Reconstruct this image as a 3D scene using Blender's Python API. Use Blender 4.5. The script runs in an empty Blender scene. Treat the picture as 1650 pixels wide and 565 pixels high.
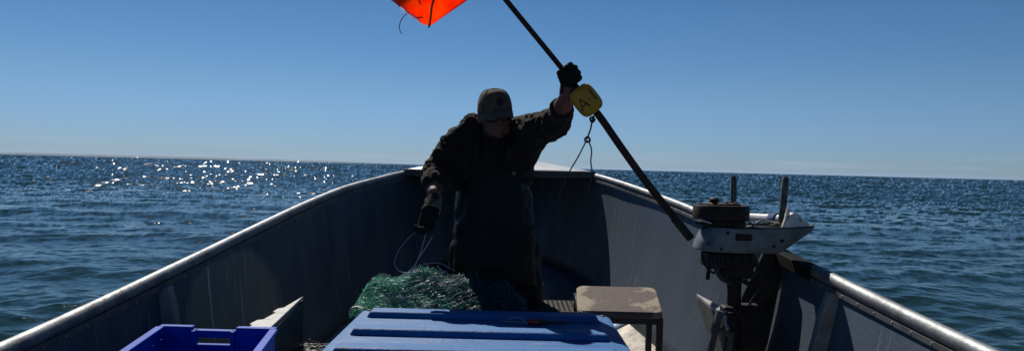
import bpy, bmesh, math, random
import numpy as np
from mathutils import Vector, Matrix, noise
random.seed(7); np.random.seed(7)
R = math.radians
S = bpy.context.scene
COL = S.collection

# ------------------------------------------------------------------ camera
CAM_H = 1.25                       # eye height above the lake
F = 1250.0                         # focal length in photo pixels (photo is 1650 x 565)
ROLL, PITCH = R(1.46), R(0.62)
fwd = Vector((0, math.cos(PITCH), -math.sin(PITCH)))
right0 = Vector((1, 0, 0)); up0 = right0.cross(fwd)
RT = right0 * math.cos(ROLL) + up0 * math.sin(ROLL)
UP = up0 * math.cos(ROLL) - right0 * math.sin(ROLL)
camd = bpy.data.cameras.new('camera'); cam = bpy.data.objects.new('camera', camd); COL.objects.link(cam)
M3 = Matrix((RT, UP, -fwd)).transposed()
cam.matrix_world = Matrix.Translation((0, 0, CAM_H)) @ M3.to_4x4()
camd.sensor_fit = 'HORIZONTAL'; camd.sensor_width = 36; camd.lens = 36 * F / 1650
camd.clip_start = 0.05; camd.clip_end = 60000
S.camera = cam

def at(px, py, D):
    """point at forward distance D that the photograph shows at pixel (px, py)"""
    d = fwd + RT * ((px - 825) / F) + UP * ((282.5 - py) / F)
    d = d * (D / d.y)
    return Vector((0, 0, CAM_H)) + d

# ------------------------------------------------------------------ light
SUN_AZ, SUN_EL = R(-20.7), R(45)     # left of the bow
W = bpy.data.worlds.new('World'); S.world = W; W.use_nodes = True
nt = W.node_tree; nt.nodes.clear()
wo = nt.nodes.new('ShaderNodeOutputWorld'); bg = nt.nodes.new('ShaderNodeBackground')
sky = nt.nodes.new('ShaderNodeTexSky'); sky.sky_type = 'NISHITA'; sky.sun_disc = False
sky.sun_elevation = SUN_EL; sky.sun_rotation = SUN_AZ
sky.altitude = 0; sky.air_density = 1.0; sky.dust_density = 0.0; sky.ozone_density = 1.0
hs = nt.nodes.new('ShaderNodeHueSaturation'); hs.inputs['Saturation'].default_value = 1.25
# thin low clouds near the horizon, part of the sky
tc = nt.nodes.new('ShaderNodeTexCoord'); mp = nt.nodes.new('ShaderNodeMapping'); mp.inputs['Scale'].default_value = (5, 5, 90)
nz = nt.nodes.new('ShaderNodeTexNoise'); nz.inputs['Scale'].default_value = 1.3; nz.inputs['Detail'].default_value = 6
rmp = nt.nodes.new('ShaderNodeValToRGB'); rmp.color_ramp.elements[0].position = .48; rmp.color_ramp.elements[1].position = .78
sx = nt.nodes.new('ShaderNodeSeparateXYZ')
band = nt.nodes.new('ShaderNodeValToRGB')
e = band.color_ramp.elements; e[0].position = 0.0; e[0].color = (0, 0, 0, 1); e[1].position = 0.012; e[1].color = (1, 1, 1, 1)
e2 = e.new(0.03); e2.color = (0, 0, 0, 1)
mul = nt.nodes.new('ShaderNodeMath'); mul.operation = 'MULTIPLY'
mul2 = nt.nodes.new('ShaderNodeMath'); mul2.operation = 'MULTIPLY'; mul2.inputs[1].default_value = .46
mixc = nt.nodes.new('ShaderNodeMix'); mixc.data_type = 'RGBA'; mixc.inputs['B'].default_value = (5.2, 6.3, 7.3, 1)
L = nt.links.new
L(tc.outputs['Generated'], mp.inputs[0]); L(mp.outputs[0], nz.inputs['Vector']); L(nz.outputs[0], rmp.inputs[0])
L(tc.outputs['Generated'], sx.inputs[0]); L(sx.outputs['Z'], band.inputs[0])
L(rmp.outputs[0], mul.inputs[0]); L(band.outputs[0], mul.inputs[1]); L(mul.outputs[0], mul2.inputs[0])
L(sky.outputs[0], hs.inputs['Color']); L(mul2.outputs[0], mixc.inputs['Factor'])
tint = nt.nodes.new('ShaderNodeValToRGB'); te = tint.color_ramp.elements
K_ = 2.2
te[0].position = 0; te[0].color = (.58 / K_, .94 / K_, 2.02 / K_, 1); te[1].position = .42; te[1].color = (.66 / K_, .84 / K_, .98 / K_, 1)
for ps, c3 in ((.10, (.77, 1.07, 1.56)), (.19, (.78, 1.08, 1.42))):
    q = te.new(ps); q.color = (c3[0] / K_, c3[1] / K_, c3[2] / K_, 1)
mt = nt.nodes.new('ShaderNodeMix'); mt.data_type = 'RGBA'; mt.blend_type = 'MULTIPLY'; mt.inputs['Factor'].default_value = 1
L(sx.outputs['Z'], tint.inputs[0]); L(hs.outputs[0], mt.inputs['A']); L(tint.outputs[0], mt.inputs['B']); L(mt.outputs['Result'], mixc.inputs['A'])
L(mixc.outputs['Result'], bg.inputs[0]); L(bg.outputs[0], wo.inputs[0])
bg.inputs[1].default_value = 0.087
sund = bpy.data.lights.new('sun', 'SUN'); sund.energy = 5.0; sund.angle = R(.5); sund.color = (1, .95, .87)
sun = bpy.data.objects.new('sun', sund); COL.objects.link(sun)
sdir = Vector((math.sin(SUN_AZ) * math.cos(SUN_EL), math.cos(SUN_AZ) * math.cos(SUN_EL), math.sin(SUN_EL)))
sun.rotation_euler = sdir.to_track_quat('Z', 'Y').to_euler(); sun.location = (0, 0, 30)
S.view_settings.view_transform = 'Standard'; S.view_settings.look = 'None'
S.view_settings.exposure = 0.0; S.view_settings.gamma = 1.0

# ------------------------------------------------------------------ helpers
def mat(name, col, rough=.6, metal=0.0, spec=.5, col2=None, nscale=8, lo=.4, hi=.6, detail=6, bump=0, bscale=40,
        col3=None, n3=30, lo3=.6, hi3=.66, stretch=(1, 1, 1), coat=0, rvar=0):
    m = bpy.data.materials.new(name); m.use_nodes = True; t = m.node_tree; b = t.nodes['Principled BSDF']
    b.inputs['Base Color'].default_value = (*col, 1); b.inputs['Roughness'].default_value = rough
    b.inputs['Metallic'].default_value = metal; b.inputs['Specular IOR Level'].default_value = spec
    if coat: b.inputs['Coat Weight'].default_value = coat
    c = t.nodes.new('ShaderNodeTexCoord'); mpn = t.nodes.new('ShaderNodeMapping'); mpn.inputs['Scale'].default_value = stretch
    t.links.new(c.outputs['Object'], mpn.inputs[0])
    src = None
    def layer(prev, col_b, sc, a, z):
        n = t.nodes.new('ShaderNodeTexNoise'); n.inputs['Scale'].default_value = sc; n.inputs['Detail'].default_value = detail
        n.inputs['Roughness'].default_value = .65
        t.links.new(mpn.outputs[0], n.inputs['Vector'])
        r = t.nodes.new('ShaderNodeMapRange'); r.inputs['From Min'].default_value = a; r.inputs['From Max'].default_value = z
        t.links.new(n.outputs[0], r.inputs[0])
        x = t.nodes.new('ShaderNodeMix'); x.data_type = 'RGBA'
        if prev is None: x.inputs['A'].default_value = (*col, 1)
        else: t.links.new(prev, x.inputs['A'])
        x.inputs['B'].default_value = (*col_b, 1); t.links.new(r.outputs[0], x.inputs['Factor'])
        return x.outputs['Result']
    if col2: src = layer(None, col2, nscale, lo, hi)
    if col3: src = layer(src, col3, n3, lo3, hi3)
    if src is not None: t.links.new(src, b.inputs['Base Color'])
    if rvar:
        n = t.nodes.new('ShaderNodeTexNoise'); n.inputs['Scale'].default_value = nscale * 2; n.inputs['Detail'].default_value = 5
        t.links.new(mpn.outputs[0], n.inputs['Vector'])
        r = t.nodes.new('ShaderNodeMapRange'); r.inputs['To Min'].default_value = max(0, rough - rvar); r.inputs['To Max'].default_value = min(1, rough + rvar)
        t.links.new(n.outputs[0], r.inputs[0]); t.links.new(r.outputs[0], b.inputs['Roughness'])
    if bump:
        n = t.nodes.new('ShaderNodeTexNoise'); n.inputs['Scale'].default_value = bscale; n.inputs['Detail'].default_value = 5
        t.links.new(c.outputs['Object'], n.inputs['Vector'])
        bn = t.nodes.new('ShaderNodeBump'); bn.inputs['Strength'].default_value = bump; bn.inputs['Distance'].default_value = .01
        t.links.new(n.outputs[0], bn.inputs['Height']); t.links.new(bn.outputs[0], b.inputs['Normal'])
    return m

def net_m(name, col):
    m = bpy.data.materials.new(name); m.use_nodes = True; t = m.node_tree; t.nodes.clear()
    out = t.nodes.new('ShaderNodeOutputMaterial'); df = t.nodes.new('ShaderNodeBsdfDiffuse'); tr = t.nodes.new('ShaderNodeBsdfTranslucent'); gl = t.nodes.new('ShaderNodeBsdfGlossy')
    mx = t.nodes.new('ShaderNodeMixShader'); m2 = t.nodes.new('ShaderNodeMixShader'); gl.inputs['Roughness'].default_value = .3
    c = t.nodes.new('ShaderNodeTexCoord'); n = t.nodes.new('ShaderNodeTexNoise'); n.inputs['Scale'].default_value = 20
    r = t.nodes.new('ShaderNodeValToRGB'); r.color_ramp.elements[0].color = (*[x * .6 for x in col], 1); r.color_ramp.elements[1].color = (*col, 1)
    t.links.new(c.outputs['Object'], n.inputs[0]); t.links.new(n.outputs[0], r.inputs[0])
    t.links.new(r.outputs[0], df.inputs[0]); t.links.new(r.outputs[0], tr.inputs[0]); mx.inputs[0].default_value = .5; m2.inputs[0].default_value = .025
    t.links.new(df.outputs[0], mx.inputs[1]); t.links.new(tr.outputs[0], mx.inputs[2]); t.links.new(mx.outputs[0], m2.inputs[1]); t.links.new(gl.outputs[0], m2.inputs[2])
    t.links.new(m2.outputs[0], out.inputs[0]); return m
def setp(o, label=None, cat=None, group=None, kind=None):
    if label: o['label'] = label
    if cat: o['category'] = cat
    if group: o['group'] = group
    if kind: o['kind'] = kind
    return o
def empty(name, loc, label, cat, group=None):
    o = bpy.data.objects.new(name, None); COL.objects.link(o); o.location = loc; o.empty_display_size = .1
    return setp(o, label, cat, group)

class MB:
    """collects shapes into one mesh"""
    def __init__(s): s.v = []; s.f = []
    def add(s, vs, fs):
        b = len(s.v); s.v += [tuple(v) for v in vs]; s.f += [tuple(i + b for i in f) for f in fs]; return s
    def box(s, c, size, rot=None, bev=0):
        bm = bmesh.new(); bmesh.ops.create_cube(bm, size=1)
        bmesh.ops.scale(bm, vec=size, verts=bm.verts)
        if bev: bmesh.ops.bevel(bm, geom=bm.edges[:], offset=bev, segments=2, profile=.5, affect='EDGES')
        if rot is not None: bmesh.ops.transform(bm, matrix=rot.to_4x4(), verts=bm.verts)
        bmesh.ops.translate(bm, vec=c, verts=bm.verts)
        s.bm(bm); return s
    def bm(s, bm):
        bm.verts.index_update(); s.add([v.co[:] for v in bm.verts], [[v.index for v in f.verts] for f in bm.faces]); bm.free(); return s
    def bar(s, a, b, w, h, bev=0, upv=Vector((0, 0, 1))):
        a = Vector(a); b = Vector(b); d = (b - a); l = d.length; d.normalize()
        x = d.cross(upv); x = x.normalized() if x.length > 1e-4 else Vector((1, 0, 0)); z = x.cross(d)
        return s.box((a + b) / 2, (w, l, h), Matrix((x, d, z)).transposed(), bev)
    def tube(s, pts, r, seg=12, caps=True, flat=1.0):
        pts = [Vector(p) for p in pts]; n = len(pts)
        rs = r if isinstance(r, (list, tuple)) else [r] * n
        t0 = (pts[1] - pts[0]).normalized(); u = t0.orthogonal().normalized()
        vs = []
        for i, p in enumerate(pts):
            t = (pts[min(i + 1, n - 1)] - pts[max(i - 1, 0)]).normalized()
            u = (u - t * u.dot(t)).normalized(); w = t.cross(u)
            for k in range(seg):
                a = 2 * math.pi * k / seg
                vs.append(p + (u * math.cos(a) + w * math.sin(a) * flat) * rs[i])
        fs = [(i * seg + k, i * seg + (k + 1) % seg, (i + 1) * seg + (k + 1) % seg, (i + 1) * seg + k) for i in range(n - 1) for k in range(seg)]
        if caps: fs += [tuple(range(seg - 1, -1, -1)), tuple((n - 1) * seg + k for k in range(seg))]
        return s.add(vs, fs)
    def lathe(s, prof, c, axis=(0, 0, 1), seg=32):
        ax = Vector(axis).normalized(); u = ax.orthogonal().normalized(); w = ax.cross(u); c = Vector(c)
        vs = [c + ax * z + (u * math.cos(2 * math.pi * k / seg) + w * math.sin(2 * math.pi * k / seg)) * r for r, z in prof for k in range(seg)]
        n = len(prof)
        fs = [(i * seg + k, i * seg + (k + 1) % seg, (i + 1) * seg + (k + 1) % seg, (i + 1) * seg + k) for i in range(n - 1) for k in range(seg)]
        fs += [tuple(range(seg - 1, -1, -1)), tuple((n - 1) * seg + k for k in range(seg))]
        return s.add(vs, fs)
    def ball(s, c, r, rot=None, seg=16):
        bm = bmesh.new(); bmesh.ops.create_uvsphere(bm, u_segments=seg, v_segments=seg * 3 // 4, radius=1)
        bmesh.ops.scale(bm, vec=r if hasattr(r, '__len__') else (r, r, r), verts=bm.verts)
        if rot is not None: bmesh.ops.transform(bm, matrix=rot.to_4x4(), verts=bm.verts)
        bmesh.ops.translate(bm, vec=c, verts=bm.verts); return s.bm(bm)
    def limb(s, pts, rs, seg=16):
        """rounded tapered chain: tube plus balls on the joints"""
        s.tube(pts, rs, seg)
        for p, r in zip(pts, rs): s.ball(p, r)
        return s
    def prism(s, poly, off):
        """polygon (list of points) swept by the vector off"""
        n = len(poly); off = Vector(off); p = [Vector(a) for a in poly]
        vs = p + [a + off for a in p]
        fs = [tuple(range(n)), tuple(range(2 * n - 1, n - 1, -1))] + [(i, n + i, n + (i + 1) % n, (i + 1) % n) for i in range(n)]
        return s.add(vs, fs)
    def build(s, name, m, parent=None, smooth=False, bevel=0, remesh=0, sm=0, angle=35, subsurf=0, solid=0):
        me = bpy.data.meshes.new(name); me.from_pydata(s.v, [], s.f); me.update()
        bm = bmesh.new(); bm.from_mesh(me); bmesh.ops.recalc_face_normals(bm, faces=bm.faces); bm.to_mesh(me); bm.free()
        o = bpy.data.objects.new(name, me); COL.objects.link(o); me.materials.append(m)
        if parent:
            o.parent = parent; o.matrix_parent_inverse = Matrix.Identity(4)
            T = Vector((0, 0, 0)); p = parent
            while p: T += p.location; p = p.parent
            me.transform(Matrix.Translation(-T))
        else:
            c = Vector((sum(v[0] for v in s.v) / len(s.v), sum(v[1] for v in s.v) / len(s.v), min(v[2] for v in s.v)))
            me.transform(Matrix.Translation(-c)); o.location = c
        if solid:
            md = o.modifiers.new('solid', 'SOLIDIFY'); md.thickness = solid; md.offset = 0
        if remesh:
            md = o.modifiers.new('remesh', 'REMESH'); md.mode = 'VOXEL'; md.voxel_size = remesh; md.use_smooth_shade = True
            if sm: md = o.modifiers.new('smooth', 'SMOOTH'); md.iterations = sm; md.factor = .5
        if bevel:
            md = o.modifiers.new('bevel', 'BEVEL'); md.width = bevel; md.segments = 2; md.limit_method = 'ANGLE'; md.angle_limit = R(40)
        if subsurf:
            md = o.modifiers.new('sub', 'SUBSURF'); md.levels = md.render_levels = subsurf
        if smooth or bevel:
            me.polygons.foreach_set('use_smooth', [True] * len(me.polygons))
            if not smooth or angle < 180: me.set_sharp_from_angle(angle=R(angle))
        return o

def displace(o, strength, size, depth=2, name='folds', kind='CLOUDS', coords=None):
    tx = bpy.data.textures.new(name, kind); tx.noise_scale = size
    if kind == 'CLOUDS': tx.noise_depth = depth
    md = o.modifiers.new(name, 'DISPLACE'); md.texture = tx; md.strength = strength; md.mid_level = .5
    md.texture_coords = 'LOCAL'
    if coords: md.texture_coords = 'OBJECT'; md.texture_coords_object = coords
    return o

def cat(xs, ys):
    """smooth interpolation through control points (monotone-ish cubic)"""
    xs = np.array(xs, float); ys = np.array(ys, float)
    m = np.gradient(ys, xs)
    def f(x):
        x = min(max(x, xs[0]), xs[-1]); i = min(int(np.searchsorted(xs, x, 'right')) - 1, len(xs) - 2)
        h = xs[i + 1] - xs[i]; t = (x - xs[i]) / h
        return float((2*t**3-3*t*t+1)*ys[i] + (t**3-2*t*t+t)*h*m[i] + (-2*t**3+3*t*t)*ys[i+1] + (t**3-t*t)*h*m[i+1])
    return f
def smoothpath(pts, n=6):
    pts = [Vector(p) for p in pts]; t = [0]
    for a, b in zip(pts, pts[1:]): t.append(t[-1] + (b - a).length)
    fs = [cat(t, [p[k] for p in pts]) for k in range(3)]
    N = n * (len(pts) - 1)
    return [Vector([f(t[-1] * i / N) for f in fs]) for i in range(N + 1)]

# ------------------------------------------------------------------ water
def water():
    m = bpy.data.materials.new('lake_water'); m.use_nodes = True; t = m.node_tree; b = t.nodes['Principled BSDF']
    b.inputs['Base Color'].default_value = (.009, .027, .025, 1); b.inputs['Roughness'].default_value = .09
    b.inputs['IOR'].default_value = 1.333; b.inputs['Specular IOR Level'].default_value = .32
    # slopes of the waves too small for the mesh, stored on its points
    at_ = t.nodes.new('ShaderNodeAttribute'); at_.attribute_name = 'ripple_slope'
    ge = t.nodes.new('ShaderNodeNewGeometry'); ad = t.nodes.new('ShaderNodeVectorMath'); ad.operation = 'ADD'
    no = t.nodes.new('ShaderNodeVectorMath'); no.operation = 'NORMALIZE'
    t.links.new(ge.outputs['Normal'], ad.inputs[0]); t.links.new(at_.outputs['Vector'], ad.inputs[1]); t.links.new(ad.outputs[0], no.inputs[0])
    c = t.nodes.new('ShaderNodeTexCoord')
    n = t.nodes.new('ShaderNodeTexNoise'); n.inputs['Scale'].default_value = 11; n.inputs['Detail'].default_value = 3
    t.links.new(c.outputs['Object'], n.inputs['Vector'])
    bn = t.nodes.new('ShaderNodeBump'); bn.inputs['Distance'].default_value = .010; bn.inputs['Strength'].default_value = 1.0
    t.links.new(n.outputs[0], bn.inputs['Height']); t.links.new(no.outputs[0], bn.inputs['Normal'])
    t.links.new(bn.outputs[0], b.inputs['Normal'])
    NR, NC = 640, 1100
    p = np.linspace(620, .5, NR)               # mesh rows get wider with distance
    d = CAM_H * 900 / p
    d = np.concatenate([d, [3500, 7000, 14000, 30000]]); NR = len(d)
    step = np.gradient(d)
    ang = np.radians(np.linspace(-46, 46, NC))
    D, A = np.meshgrid(d, ang, indexing='ij'); ST = np.repeat(step[:, None], NC, 1) ; STC = D * (ang[1] - ang[0])
    X = D * np.sin(A); Y = D * np.cos(A); Z = np.zeros_like(X); DX = np.zeros_like(X); DY = np.zeros_like(X)
    SX = np.zeros_like(X); SY = np.zeros_like(X); X0, Y0 = X.copy(), Y.copy()
    rng = np.random.RandomState(3); SM = np.maximum(ST, STC)
    G0 = np.sin(.9 * X + .31 * Y) * np.cos(.23 * X - .55 * Y) ; G1 = np.sin(.11 * X + .07 * Y + 1) * np.cos(.05 * X - .13 * Y)
    for lam in np.geomspace(.08, 6.0, 76):
        th = R(97) + rng.normal(0, R(33)); k = 2 * math.pi / lam
        stp = (.022 if lam < .25 else .029) if lam < .6 else (.024 if lam < 2 else .012)
        stp *= rng.uniform(.6, 1.3); a = stp / k
        kx, ky = k * math.cos(th), k * math.sin(th); ph = rng.uniform(0, 6.283)
        w = np.clip((lam / (2.2 * SM) - 1), 0, 1)
        P = kx * X0 + ky * Y0 + ph
        g = 1 + (.35 * G0 + .3 * G1 if lam < 1.2 else 0)
        sn = np.sin(P)
        Z += a * w * g * np.cos(P); DX -= .8 * a * w * g * math.cos(th) * sn; DY -= .8 * a * w * g * math.sin(th) * sn
        q = 1.0 * stp * (1 - w) * g * sn; SX += q * math.cos(th); SY += q * math.sin(th)
    # far off, only the faces turned to the viewer show above the crests
    gr = CAM_H / D; far = np.clip((D - 8) / 40, 0, 1)
    nr = SX * np.sin(A) + SY * np.cos(A)                        # tilt of the normal away from the boat
    add = -far * (np.abs(nr) * .75 + .10) - nr * far * .55
    SX += add * np.sin(A); SY += add * np.cos(A)
    fine = np.clip((D - 7) / 25, 0, 1) * .046
    SX += rng.normal(0, 1, X.shape) * fine; SY += rng.normal(0, 1, X.shape) * fine
    X = X + DX; Y = Y + DY
    V = np.stack([X, Y, Z], -1).reshape(-1, 3)
    i = np.arange(NR - 1)[:, None] * NC + np.arange(NC - 1)[None]
    Fc = np.stack([i, i + NC, i + 1 + NC, i + 1], -1).reshape(-1, 4)
    # the rest of the lake, behind and to the sides
    a2 = np.radians(np.linspace(46, 314, 68)); d2 = np.geomspace(d[0], 30000, 60)
    D2, A2 = np.meshgrid(d2, a2, indexing='ij')
    V2 = np.stack([D2 * np.sin(A2), D2 * np.cos(A2), np.zeros_like(D2) - .01], -1).reshape(-1, 3)
    j = np.arange(59)[:, None] * 68 + np.arange(67)[None] + len(V)
    F2 = np.stack([j, j + 68, j + 69, j + 1], -1).reshape(-1, 4)
    SL = np.zeros((len(V) + len(V2), 3), np.float32); SL[:len(V), 0] = SX.ravel(); SL[:len(V), 1] = SY.ravel()
    V = np.concatenate([V, V2]); Fc = np.concatenate([Fc, F2])
    me = bpy.data.meshes.new('lake'); me.vertices.add(len(V)); me.vertices.foreach_set('co', V.astype(np.float32).ravel())
    me.loops.add(Fc.size); me.loops.foreach_set('vertex_index', Fc.astype(np.int32).ravel())
    me.polygons.add(len(Fc)); me.polygons.foreach_set('loop_start', np.arange(0, Fc.size, 4, dtype=np.int32))
    me.polygons.foreach_set('loop_total', np.full(len(Fc), 4, np.int32)); me.polygons.foreach_set('use_smooth', np.ones(len(Fc), bool))
    me.update(); me.validate()
    atr = me.attributes.new('ripple_slope', 'FLOAT_VECTOR', 'POINT'); atr.data.foreach_set('vector', SL.ravel())
    me.materials.append(m)
    o = bpy.data.objects.new('lake_water', me); COL.objects.link(o); setp(o, kind='structure')
    print('water normal', me.polygons[1000].normal)
    return o
water()

def shore():
    m = mat('far_wooded_shore', (.07, .10, .07), .9, col2=(.10, .12, .09), nscale=.004)
    b = MB(); N = 260; D0 = 7000
    prev = None; vs = []
    for i in range(N):
        a = R(-50 + 46 * i / (N - 1)); fade = min(1, (N - 1 - i) / 70)
        h = (17 + 7 * noise.noise(Vector((i * .06, 3, 0))) + 3.0 * noise.noise(Vector((i * .5, 9, 0)))) * (.15 + .85 * fade)
        for dd, hh in ((D0, -2), (D0 + 60, h * .8), (D0 + 350, h), (D0 + 900, -2)):
            vs.append((dd * math.sin(a), dd * math.cos(a), max(hh, -2)))
    fs = [(i * 4 + k, (i + 1) * 4 + k, (i + 1) * 4 + k + 1, i * 4 + k + 1) for i in range(N - 1) for k in range(3)]
    b.add(vs, fs); o = b.build('distant_shore', m); setp(o, kind='structure')
shore()

# ------------------------------------------------------------------ materials
ALU_IN = mat('oxidised_aluminium_inside', (.125, .160, .205), .65, 1.0, col2=(.078, .106, .146), nscale=3, lo=.35, hi=.7, bump=.12, bscale=60,
             col3=(.17, .20, .23), n3=14, lo3=.60, hi3=.76, stretch=(1, 1, .35), rvar=.12)
ALU_RAIL = mat('worn_aluminium_pipe', (.26, .27, .275), .58, .75, col2=(.15, .155, .16), nscale=14, lo=.45, hi=.62, bump=.15, bscale=90,
               col3=(.16, .14, .12), n3=55, lo3=.64, hi3=.7, rvar=.12)
ALU_LIP = mat('grimy_lip', (.13, .135, .14), .6, .5, col2=(.08, .08, .08), nscale=20, col3=(.22, .21, .19), n3=40, lo3=.6, hi3=.68)
RIBM = mat('frame_aluminium', (.24, .25, .26), .55, .6, col2=(.15, .155, .16), nscale=8, bump=.12, bscale=50)
ALU_DECK = mat('foredeck_aluminium', (.55, .56, .57), .42, .5, col2=(.42, .43, .44), nscale=9, bump=.1, bscale=50, rvar=.1)
SHADE_PLATE = mat('shade_blackened_plate', (.014, .014, .016), .6, .2, spec=.3, col2=(.025, .023, .022), nscale=10)  # plates lying in shade, with that shade painted into a black base colour
ALU_DARK = mat('dull_grey_metal', (.07, .075, .08), .55, .4, col2=(.04, .042, .046), nscale=10, bump=.15)
BOTTOM = mat('salt_stained_bottom', (.52, .48, .41), .8, 0, col2=(.30, .27, .22), nscale=16, lo=.45, hi=.65, col3=(.16, .14, .12), n3=35, lo3=.60, hi3=.68, bump=.3, bscale=40)
TREAD = mat('brown_tread_plate', (.05, .042, .034), .7, .1, spec=.2, col2=(.03, .026, .022), nscale=12, bump=.2)

def scratches_and_reflected_light(m, col=(.25, .255, .25)):
    t = m.node_tree; b = t.nodes['Principled BSDF']; prev = b.inputs['Base Color'].links[0].from_socket
    c = t.nodes.new('ShaderNodeTexCoord'); mp_ = t.nodes.new('ShaderNodeMapping'); mp_.inputs['Rotation'].default_value = (R(-22), 0, 0); mp_.inputs['Scale'].default_value = (1, 34, 1.1)
    m2 = t.nodes.new('ShaderNodeMapping'); m2.inputs['Rotation'].default_value = (R(-22), 0, 0)
    t.links.new(c.outputs['Object'], m2.inputs[0]); t.links.new(c.outputs['Object'], mp_.inputs[0])
    n = t.nodes.new('ShaderNodeTexNoise'); n.inputs['Scale'].default_value = 2.2; n.inputs['Detail'].default_value = 4; t.links.new(mp_.outputs[0], n.inputs[0])
    k = t.nodes.new('ShaderNodeTexNoise'); k.inputs['Scale'].default_value = 1.7; k.inputs['Detail'].default_value = 3; t.links.new(c.outputs['Object'], k.inputs[0])
    r = t.nodes.new('ShaderNodeMapRange'); r.inputs['From Min'].default_value = .60; r.inputs['From Max'].default_value = .70; t.links.new(n.outputs[0], r.inputs[0])
    r2 = t.nodes.new('ShaderNodeMapRange'); r2.inputs['From Min'].default_value = .47; r2.inputs['From Max'].default_value = .60; t.links.new(k.outputs[0], r2.inputs[0])
    mu = t.nodes.new('ShaderNodeMath'); mu.operation = 'MULTIPLY'; t.links.new(r.outputs[0], mu.inputs[0]); t.links.new(r2.outputs[0], mu.inputs[1])
    x = t.nodes.new('ShaderNodeMix'); x.data_type = 'RGBA'; t.links.new(prev, x.inputs['A']); x.inputs['B'].default_value = (*col, 1); t.links.new(mu.outputs[0], x.inputs['Factor'])
    # light thrown back onto the left wall, painted as a pale ragged-edged patch
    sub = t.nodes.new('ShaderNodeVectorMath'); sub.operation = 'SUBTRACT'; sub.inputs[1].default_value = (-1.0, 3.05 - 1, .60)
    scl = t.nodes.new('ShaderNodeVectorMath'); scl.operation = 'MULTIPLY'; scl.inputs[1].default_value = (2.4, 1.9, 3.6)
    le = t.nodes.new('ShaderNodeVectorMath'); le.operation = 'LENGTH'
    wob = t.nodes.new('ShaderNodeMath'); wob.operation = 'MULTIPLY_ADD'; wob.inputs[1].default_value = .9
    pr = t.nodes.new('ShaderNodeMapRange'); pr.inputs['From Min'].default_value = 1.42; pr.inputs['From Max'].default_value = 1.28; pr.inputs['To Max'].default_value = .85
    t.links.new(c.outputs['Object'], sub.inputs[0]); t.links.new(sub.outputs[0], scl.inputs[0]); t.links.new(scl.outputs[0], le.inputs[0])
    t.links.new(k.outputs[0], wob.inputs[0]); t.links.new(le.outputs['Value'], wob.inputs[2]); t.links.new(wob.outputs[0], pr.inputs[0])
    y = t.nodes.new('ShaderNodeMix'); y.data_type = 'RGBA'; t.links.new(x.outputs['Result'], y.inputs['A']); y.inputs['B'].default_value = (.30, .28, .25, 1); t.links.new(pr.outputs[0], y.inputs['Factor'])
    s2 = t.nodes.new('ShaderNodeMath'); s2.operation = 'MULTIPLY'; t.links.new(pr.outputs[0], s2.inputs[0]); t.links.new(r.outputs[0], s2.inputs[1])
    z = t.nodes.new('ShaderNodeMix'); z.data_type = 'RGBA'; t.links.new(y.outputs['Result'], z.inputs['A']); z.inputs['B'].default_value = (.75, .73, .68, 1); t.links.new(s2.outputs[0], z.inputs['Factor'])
    t.links.new(z.outputs['Result'], b.inputs['Base Color'])
scratches_and_reflected_light(ALU_IN)
# ------------------------------------------------------------------ boat
Ys = [-2.2, 0, 1.0, 1.82, 2.65, 3.3, 3.95, 4.5, 5.0, 5.6, 6.1, 6.5, 6.8]
xR = cat(Ys, [.98, 1.06, 1.09, 1.10, 1.05, .98, .90, .81, .70, .58, .42, .22, -.08])
zR = cat(Ys, [-.42, -.44, -.43, -.40, -.33, -.254, -.187, -.137, -.088, -.045, -.01, .018, .035])
xL = cat(Ys, [-1.02, -1.10, -1.13, -1.14, -1.12, -1.08, -1.03, -.963, -.87, -.76, -.60, -.40, -.12])
zL = cat(Ys, [-.46, -.48, -.47, -.438, -.364, -.289, -.213, -.151, -.106, -.06, -.02, .015, .035])
Yc = [-2.2, 0, 2.0, 3.2, 3.9, 4.5, 5.0, 5.5, 6.1, 6.6]
cR = cat(Yc, [.78, .86, .885, .86, .76, .66, .59, .52, .34, .06])
cz = cat(Yc, [-1.0, -1.0, -.98, -.94, -.90, -.86, -.83, -.79, -.76, -.70])
cL = cat(Yc, [-.88, -.94, -.98, -.99, -.95, -.88, -.80, -.71, -.52, -.26])
kz = cat([-2.2, 2, 4.2, 5.2, 6.0, 6.6], [-1.28, -1.28, -1.26, -1.22, -1.10, -.80])
H = CAM_H
def rail(side, y): return Vector(((xR if side > 0 else xL)(y), y, (zR if side > 0 else zL)(y) + H))
def chine(side, y):
    y = min(y, 6.6); return Vector(((cR if side > 0 else cL)(y), y, cz(y) + H - (.03 if side < 0 else 0)))
def keel(y): y = min(y, 6.6); return Vector((.01 - .018 * y, y, kz(y) + H))
def wall(side, y, t, inset=0):
    """t = 0 at the rail, 1 at the chine"""
    a = rail(side, y); b = chine(side, min(y, 6.6)); 
    p = a.lerp(b, t); p.y = a.y + (b.y - a.y) * t; p.x -= side * (inset - .004 - .02 * math.sin(math.pi * t)); return p

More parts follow.
